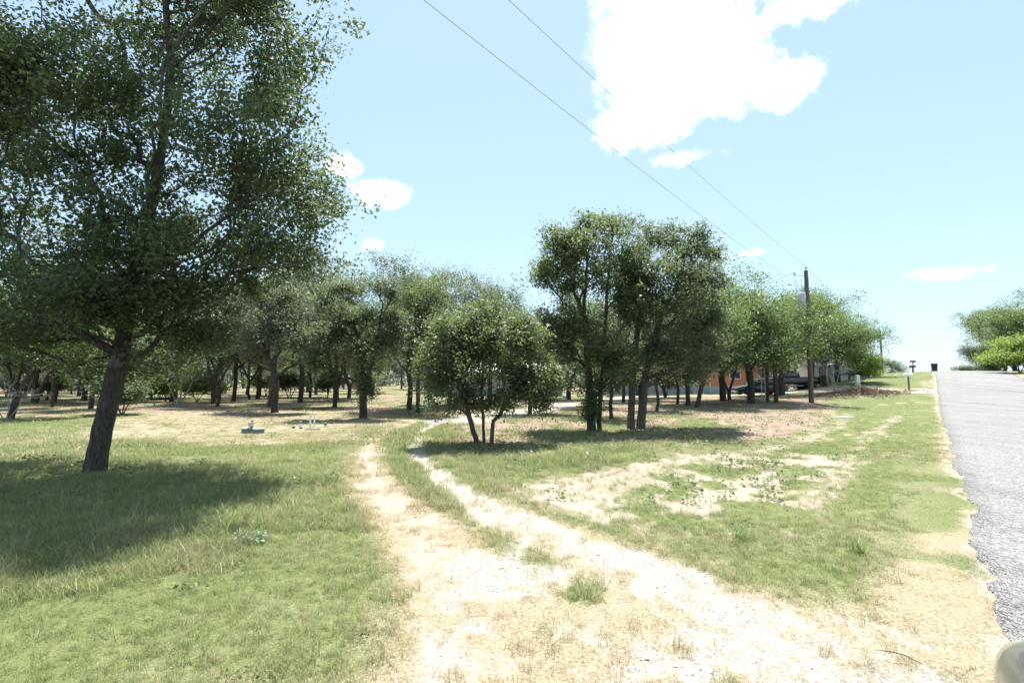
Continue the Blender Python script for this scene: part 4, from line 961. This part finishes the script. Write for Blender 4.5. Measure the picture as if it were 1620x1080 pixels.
pipe(490.5, 677, .48, .03, "tall white plastic pipe, the left of two side by side"); pipe(497, 674, .45, .028, "tall white plastic pipe, the right of two side by side")
pipe(475, 673.5, .15, .045, "short white capped pipe left of the tall pipes"); pipe(514.5, 675, .12, .042, "short white capped pipe right of the tall pipes")
pipe(464.5, 677, .04, .04, "white pipe stub almost flush with the grass, left one"); pipe(476, 678, .03, .04, "white pipe stub flush with the grass below the short pipe")
x, y = gnd(494, 680.5); tag(MB().box(-.22, .22, -.03, .03, 0, .03, .006).build("wooden_plank", M_DEAD, None, (x, y, hz(x, y) + .02), (0, 0, R(18))), "weathered short plank lying in front of the tall pipes", "plank")
x, y = gnd(1334, 656); tag(MB().box(-.42, .42, -.07, .07, 0, .04, .008).build("wooden_plank", M_WHITE, None, (x, y, hz(x, y) + .02), (0, 0, R(-14))), "white board lying on the bare soil near the utility pole", "plank")
x, y = gnd(1424, 1042); tk = MB(); tk.tube([(-.09, .07, .015), (-.03, .02, .03), (.02, -.02, .03), (.07, -.08, .012)], [.0015, .003, .003, .0015], 6)
tag(tk.build("twig", M_POST, None, (x, y, hz(x, y))), "dark twig lying on the gravel apron near the road", "twig")

def mailbox(px, Y, label, hh=1.05, sc=1.0, rz=0.0, dark=False):
    t = thing("mailbox", label, "mailbox", on(px, Y), rz); t.scale = (sc,) * 3
    MB().box(-.055, .055, -.055, .055, -.3, hh, .006).build("post", M_WOOD, t)
    prof = [(-.12, 0), (.12, 0), (.12, .13)] + [(.12 * math.cos(a), .13 + .12 * math.sin(a)) for a in np.linspace(.3, math.pi - .3, 7)] + [(-.12, .13)]
    b = MB(); b.prism([(q[0], q[1] + hh) for q in prof], -.3, .3); bo = b.build("box", M_DARK if dark else M_WHITE, t, (0, 0, .002), (0, 0, R(90)))
    MB().box(.121, .13, -.18, -.15, hh + .05, hh + .3).build("flag", M_RED, bo)
mailbox(1435.5, 40.5, "white mailbox on a wooden post beside the second driveway", 1.02, 1.0, R(-30))
mailbox(1444, 66, "dark mailbox on a post on the grassy knoll, upper one", 1.3, 1.0, R(-30), True)
mailbox(1443, 58, "dark low mailbox on the grassy knoll, lower one", .62, 1.0, R(-30), True)
x, y, z = on(1477.5, 62); 
t = thing("trash_bin", "black wheeled trash bin at the road edge on the crest", "trash bin", (x, y, z), R(-35))
b = MB(); V = [(sx * w, sy * d, zz) for zz, w, d in ((.06, .24, .26), (.9, .3, .34)) for sx, sy in ((-1, -1), (1, -1), (1, 1), (-1, 1))]
b.add(V, [(3, 2, 1, 0), (4, 5, 6, 7), (0, 1, 5, 4), (1, 2, 6, 5), (2, 3, 7, 6), (3, 0, 4, 7)]).build("bin_body", M_DARK, t)
MB().prism([(-.33, .902), (.33, .902), (.3, .97), (-.3, .99)], -.37, .37).build("lid", M_DARK, t)
for s in (-1, 1): MB().lathe([(.1, -.03), (.1, .03)], 14, (s * .27, .24, .1), 'x').build("wheel", M_TYRE, t)
t = thing("utility_pedestal", "pale green utility pedestal box in front of the sapling", "utility box", on(1355, 45.5))
MB().box(-.16, .16, -.13, .13, 0, .95, .02).build("cabinet", smat("pale_green_metal", (.5, .58, .52), .55, 0, .08, 4, .05), t); MB().box(-.24, .24, -.2, .2, -.1, .08, .02).build("base", M_CONC, t)
MB().box(-.13, .13, -.136, -.131, .3, .9).build("door", M_WHITE, t)

# basketball hoop
t = thing("basketball_hoop", "basketball hoop with white fan-shaped backboard in the shade", "basketball hoop", on(896.5, 44))
H0 = 2.35
MB().tube([(0, .25, -.2), (0, .25, H0 - .6), (0, .1, H0 + .1)], .05, 10).build("pole", M_DARK, t)
fan = [(-.33, -.12), (.33, -.12)] + [(.46 * math.cos(a), .14 + .4 * math.sin(a)) for a in np.linspace(-.2, math.pi + .2, 14)]
bb = MB().prism([(a, b_ + H0 + .12) for a, b_ in fan], -.02, .02).build("backboard", M_WHITE, t)
ring = MB(); ring.tube([(.2 * math.cos(a), -.25 + .2 * math.sin(a), H0) for a in np.linspace(0, 6.283, 18)], .012, 6, False).build("rim", M_RED, t)
MB().box(-.3, .3, .0, .5, 0, .14, .03).build("base", M_DARK, t)

# ---- buildings
def window(parent, x, z, w, h, y, m_frame=None):
    f = MB(); e = .06
    f.box(x - w / 2 - e, x + w / 2 + e, y - .05, y - .004, z - e, z).box(x - w / 2 - e, x + w / 2 + e, y - .05, y - .004, z + h, z + h + e).box(x - w / 2 - e, x - w / 2, y - .05, y - .004, z, z + h).box(x + w / 2, x + w / 2 + e, y - .05, y - .004, z, z + h).box(x - .02, x + .02, y - .045, y - .004, z, z + h)
    fo = f.build("window", m_frame or M_WHITE, parent); MB().box(x - w / 2, x + w / 2, y - .022, y - .006, z, z + h).build("pane", M_PANE, fo)
def house():
    Y = 56.0; x0, x1 = (940 - 810) / F * Y, (1232 - 810) / F * Y; L_ = x1 - x0
    z0 = hz((x0 + x1) / 2, Y) - .05
    t = thing("mobile_home", "long orange mobile home with grey skirting behind the trees", "house", ((x0 + x1) / 2, Y, z0))
    hw = L_ / 2
    w = MB().box(-hw, hw, 0, 4.6, .98, 3.35); 
    wo = w.build("wall", M_ORANGE, t)
    bt = 0
    for i in range(int(L_ / .61)):
        xx = -hw + .3 + i * .61; MB().box(xx - .02, xx + .02, -.018, -.002, 1.0, 3.33).build("batten", M_ORANGE, wo)
    n = int(L_ / 1.22)
    for i in range(n):
        a = -hw + L_ * i / n; b_ = -hw + L_ * (i + 1) / n; MB().box(a + .012, b_ - .012, .03, .1, 0, .96).build("skirting_panel", M_SKIRT, t)
    MB().prism([(-.35, 3.36), (5.0, 3.36), (5.0, 3.46), (2.3, 4.05), (-.35, 3.46)], -hw - .25, hw + .25).build("roof", M_ROOF, t, (0, 0, 0), (0, 0, R(90))).scale = (1, -1, 1)
    MB().box(-hw - .26, hw + .26, -.37, -.352, 3.3, 3.47).build("fascia", M_WHITE, t)
    for xx in (-hw * .78, -hw * .3, hw * .52, hw * .84): window(t, xx, 1.75, 1.1, 1.1, 0)
    d = MB().box(.3, 1.2, -.06, -.004, 1.0, 3.02).build("door", M_WHITE, t); MB().lathe([(.03, -.1), (.03, -.061)], 8, (1.1, 0, 2.0), 'y').build("handle", M_GALV, d)
    st_ = MB()
    for k in range(4): MB().box(.2, 1.3, -.3 - .28 * (3 - k) - .28, -.3 - .28 * (3 - k) + .0, 0, .24 * (k + 1)).build("step", M_CONC, t)
    for xx in (-3.2, 2.4, 6.6):
        if abs(xx) < hw: MB().tube([(xx, -.3, 0), (xx, -.3, 3.3)], .045, 8).build("porch_post", M_WHITE, t)
house()
def grey_house():
    Y = 50.0; x0, x1 = (690 - 810) / F * Y, (889 - 810) / F * Y; hw = (x1 - x0) / 2
    t = thing("shed_house", "low grey building with white eave glimpsed behind the round tree", "house", ((x0 + x1) / 2, Y, hz((x0 + x1) / 2, Y) - .05))
    wo = MB().box(-hw, hw, 0, 5, 0, 2.2).build("wall", M_GREYW, t)
    for i in range(9): MB().box(-hw, hw, -.022, -.002, .02 + i * .24, .22 + i * .24).build("siding_board", M_GREYW, wo)
    r = MB().prism([(-.5, 2.22), (5.4, 2.22), (5.4, 2.34), (2.5, 3.3), (-.5, 2.34)], -hw - .35, hw + .35).build("roof", M_ROOF, t, (0, 0, 0), (0, 0, R(90))); r.scale = (1, -1, 1)
    MB().box(-hw - .36, hw + .36, -.525, -.503, 2.16, 2.36).build("fascia", M_WHITE, t)
    for xx in (-4.2, -1.2, 2.6): window(t, xx, .95, 1.0, .95, -.022)
    MB().box(.6, 1.5, -.07, -.024, .05, 2.05).build("door", M_WHITE, t)
    for xx in (-hw + .1, 0.2, hw - .1): MB().box(xx - .05, xx + .05, -.48, -.38, 0, 2.2).build("post", M_WHITE, t)
grey_house()
def white_shed():
    Y = 58.0; x0, x1 = (1283 - 810) / F * Y, (1372 - 810) / F * Y; hw = (x1 - x0) / 2; z0 = min(hz(x0, Y), hz(x1, Y)) + .1
    t = thing("white_shed", "long low white metal shed behind the wooden fence", "shed", ((x0 + x1) / 2, Y, z0))
    wo = MB().box(-hw, hw, 0, 3, 0, 2.15).build("wall", M_WHITE, t)
    for i in range(int(2 * hw / .5)): xx = -hw + .25 + i * .5; MB().box(xx - .03, xx + .03, -.03, -.002, .02, 2.13).build("rib", M_WHITE, wo)
    MB().box(-hw - .2, hw + .2, -.3, 3.2, 2.16, 2.36, .03).build("roof", M_ROOF, t)
    f = thing("wooden_fence", "brown wooden post-and-rail fence before the white shed", "fence", ((x0 + x1) / 2, Y - 1.6, z0))
    zz = [hz((x0 + x1) / 2 + q, Y - 1.6) - z0 for q in np.linspace(-hw, hw, 7)]
    for q, zq in zip(np.linspace(-hw, hw, 7), zz): MB().box(q - .08, q + .08, -.08, .08, zq - .3, zq + 2.0, .01).build("post", M_POST, f)
    for h in (.62, 1.9): MB().box(-hw, hw, .082, .125, h + zz[3] - .06, h + zz[3] + .06).build("rail", M_POST, f)
white_shed()

# ---- vehicles
def loft(st_, n=12, pw=(.32, .5)):
    """rounded-box sections (x, z_low, z_high, half_width) lofted along x"""
    V = []; Fc = []
    for x, zl, zh, w in st_:
        m, h = (zl + zh) / 2, (zh - zl) / 2
        for k in range(n):
            a = 2 * math.pi * (k + .5) / n; c, s = math.cos(a), math.sin(a)
            V.append((x, math.copysign(abs(c) ** pw[0], c) * w, m + math.copysign(abs(s) ** pw[1], s) * h))
    for i in range(len(st_) - 1):
        for k in range(n): k2 = (k + 1) % n; Fc.append((i * n + k, i * n + n + k, i * n + n + k2, i * n + k2))
    Fc.append(tuple(range(n))); e = (len(st_) - 1) * n; Fc.append(tuple(range(e + n - 1, e - 1, -1)))
    return V, Fc
def lofted(name, st_, mat, parent, n=16, sub=1, pw=(.32, .5)):
    V, Fc = loft(st_, n, pw); b = MB(); b.add(V, Fc, True); o = b.build(name, mat, parent)
    if sub: md = o.modifiers.new("smooth", 'SUBSURF'); md.levels = sub; md.render_levels = sub
    return o
def wheel(parent, x, y, r, w):
    s = 1 if y > 0 else -1
    o = MB().lathe([(r * .62, -w), (r * .92, -w), (r, -w * .7), (r, w * .7), (r * .92, w), (r * .62, w)], 28, (x, y, r), 'y').build("wheel", M_TYRE, parent)
    rm = MB().lathe([(.02, -w * .9), (r * .6, -w * .9), (r * .63, w * .98), (r * .55, w * .7), (.02, w * .8)] if s > 0 else [(.02, w * .9), (r * .6, w * .9), (r * .63, -w * .98), (r * .55, -w * .7), (.02, -w * .8)], 20, (x, y, r), 'y').build("rim", M_RIM, o)
    for k in range(5):
        a = 2 * math.pi * k / 5; c, q = math.cos(a), math.sin(a)
        MB().tube([(x + .05 * c, y + s * w * .82, r + .05 * q), (x + r * .56 * c, y + s * w * .9, r + r * .56 * q)], [.035, .045], 6).build("spoke", M_RIM, o)
def sedan(label, loc, rz, mat, name="parked_car"):
    t = thing(name, label, "car", loc, rz)          # nose towards +x
    lofted("body", [(-2.3, .45, .78, .7), (-2.26, .32, .98, .82), (-1.9, .24, 1.02, .88), (-1.3, .22, 1.0, .9), (-.6, .2, .97, .91), (.4, .2, .96, .91), (1.0, .2, .94, .9), (1.6, .22, .86, .88), (2.05, .26, .76, .84), (2.25, .32, .66, .74), (2.3, .4, .58, .6)], mat, t, 20)
    lofted("cabin_glass", [(-1.75, .94, .99, .66), (-1.1, .92, 1.34, .66), (-.5, .92, 1.42, .66), (.2, .92, 1.4, .67), (.6, .92, 1.22, .7), (1.1, .9, .96, .7)], M_GLASS, t, 16, 1, (.3, .45))
    rf = lofted("roof", [(-1.2, 1.28, 1.36, .5), (-.9, 1.3, 1.43, .58), (-.4, 1.33, 1.465, .6), (.1, 1.33, 1.455, .59), (.42, 1.28, 1.39, .5)], mat, t, 16, 1, (.4, .6))
    for s in (-1, 1):
        for nm, a, b_ in (("pillar", (1.02, .72, .94), (.4, .6, 1.38)), ("pillar", (-.3, .75, .94), (-.32, .62, 1.42)), ("pillar", (-1.6, .7, 1.0), (-1.1, .58, 1.36))):
            MB().tube([(a[0], s * a[1], a[2]), (b_[0], s * b_[1], b_[2])], .035, 6).build(nm, mat, t)
        for x in (-1.38, 1.4):
            wheel(t, x, s * .8, .325, .11)
            MB().tube([(x + .37 * math.cos(a), s * .895, .33 + .37 * math.sin(a)) for a in np.linspace(-.1, math.pi + .1, 14)], .035, 6).build("wheel_arch", M_DARK, t)
        lofted("headlight", [(1.95, .62, .7, .16), (2.12, .58, .7, .14), (2.24, .56, .64, .06)], M_LENS, t, 10, 1).location = (0, s * .62, 0)
        lofted("taillight", [(-2.31, .74, .92, .1), (-2.22, .72, .95, .15), (-1.98, .78, .94, .1)], M_RED, t, 10, 1).location = (0, s * .7, 0)
        lofted("mirror", [(.72, .95, 1.02, .03), (.8, .93, 1.06, .09), (.9, .96, 1.03, .05)], mat, t, 10, 1).location = (0, s * .98, 0)
        for x in (.25, -.62): MB().tube([(x - .1, s * .915, .82), (x + .1, s * .915, .82)], .014, 6).build("door_handle", M_GALV, t)
        MB().tube([(-1.9, s * .9, .3), (1.9, s * .88, .3)], .02, 6).build("side_trim", M_DARK, t)
    MB().box(2.27, 2.31, -.35, .35, .42, .52, .01).build("grille", M_DARK, t); MB().box(-2.33, -2.3, -.26, .26, .55, .67, .008).build("licence_plate", M_WHITE, t)
    MB().box(-2.3, -2.24, -.7, .7, .3, .42, .02).build("bumper", M_DARK, t)
    return t
x, y, z = on(1199, 46.5); sedan("dark navy sedan parked before the orange house", (x, y, z + .0), R(180), M_NAVY)
def pickup(label, loc, rz):
    t = thing("pickup_truck", label, "pickup truck", loc, rz)
    lofted("body", [(-2.85, .78, 1.3, .88), (-2.8, .7, 1.38, .95), (-1.0, .65, 1.38, .97), (.9, .65, 1.36, .97), (1.4, .65, 1.34, .97), (2.5, .68, 1.26, .95), (2.8, .74, 1.16, .88)], M_BLACKP, t, 20, 1, (.22, .35))
    lofted("cabin_glass", [(-.95, 1.3, 1.38, .76), (-.75, 1.3, 1.88, .74), (0, 1.3, 1.94, .74), (.7, 1.3, 1.9, .74), (1.35, 1.3, 1.36, .8)], M_GLASS, t, 16, 1, (.25, .4))
    lofted("roof", [(-.85, 1.84, 1.9, .62), (-.5, 1.86, 1.985, .68), (.4, 1.86, 1.98, .68), (.75, 1.82, 1.9, .6)], M_BLACKP, t, 16, 1)
    MB().box(-2.75, -1.05, -.82, .82, 1.33, 1.375).build("bed", M_DARK, t); MB().box(-2.93, -2.84, -.8, .8, .66, .86, .03).build("bumper", M_RIM, t)
    MB().box(2.78, 2.84, -.6, .6, .85, 1.12, .01).build("grille", M_GALV, t)
    for s in (-1, 1):
        for x in (-1.85, 1.85):
            wheel(t, x, s * .85, .44, .15)
            MB().tube([(x + .52 * math.cos(a), s * .965, .5 + .52 * math.sin(a)) for a in np.linspace(0, math.pi, 14)], .05, 6).build("wheel_arch", M_DARK, t)
        MB().box(-1.1, 1.2, s * .98 - .07, s * .98 + .07, .5, .57, .015).build("running_board", M_RIM, t)
        lofted("taillight", [(-2.88, .98, 1.28, .06), (-2.8, .96, 1.3, .09), (-2.72, 1, 1.26, .04)], M_RED, t, 8, 1).location = (0, s * .84, 0)
        lofted("headlight", [(2.6, .98, 1.14, .14), (2.76, .94, 1.14, .14), (2.82, .98, 1.1, .08)], M_LENS, t, 8, 1).location = (0, s * .72, 0)
        for x in (.75, -.1): MB().tube([(x - .1, s * .985, 1.2), (x + .1, s * .985, 1.2)], .015, 6).build("door_handle", M_GALV, t)
        for a, b_ in (((1.28, .8, 1.34), (.68, .68, 1.88)), ((.28, .8, 1.34), (.26, .7, 1.93)), ((-.85, .8, 1.34), (-.76, .7, 1.88))):
            MB().tube([(a[0], s * a[1], a[2]), (b_[0], s * b_[1], b_[2])], .045, 6).build("pillar", M_BLACKP, t)
        lofted("mirror", [(.95, 1.4, 1.52, .05), (1.02, 1.36, 1.58, .1), (1.1, 1.4, 1.54, .06)], M_DARK, t, 8, 1).location = (0, s * 1.1, 0)
x, y, z = on(1243, 50.0); pickup("black lifted pickup truck parked under the oak beside the sedan", (x, y, z), R(180))
# the photographer's car on the road: only the corner of its nose shows
sedan("silver car on the road, only its rounded front corner showing at the bottom right corner", (1.53, -.40, .03), R(66), M_SILVER)

# brush pile on the little mound
def brush():
    rng = np.random.default_rng(5); b = MB()
    for k in range(420):
        a = rng.normal(0, 1, 2) * np.array([1.5, .6]); x, y = MOUND[0] + a[0], MOUND[1] + a[1]
        z = hz(x, y) + abs(rng.normal(0, .12)); d = rng.normal(0, 1, 3) * np.array([.5, .4, .16]); p = np.array([x, y, z + .03]) - np.array([MOUND[0], MOUND[1], hz(*MOUND)])
        b.tube([p - d * .5, p + rng.normal(0, .04, 3), p + d * .5], [.012, .016, .006], 4, False)
    t = thing("brush_pile", "low brown pile of dead brush on the verge before the second driveway", "brush pile", (MOUND[0], MOUND[1], hz(*MOUND)))
    b.build("twigs", M_STICK, t)["kind"] = "stuff"
    V = []
    L = np.column_stack([rng.normal(0, 1.7, 1400), rng.normal(0, .75, 1400), np.zeros(1400)]); L[:, 2] = height(L[:, 0] + MOUND[0], L[:, 1] + MOUND[1]) - hz(*MOUND) + np.abs(rng.normal(.05, .07, 1400))
    V, s, i = leaves(L, rng.uniform(.08, .2, len(L)), rng, .4, "quad"); ob("dry_leaves", mesh_np("dry_leaves", V, s, i, M_LITTER, False, rng.random(len(s))), t)["kind"] = "stuff"
brush()
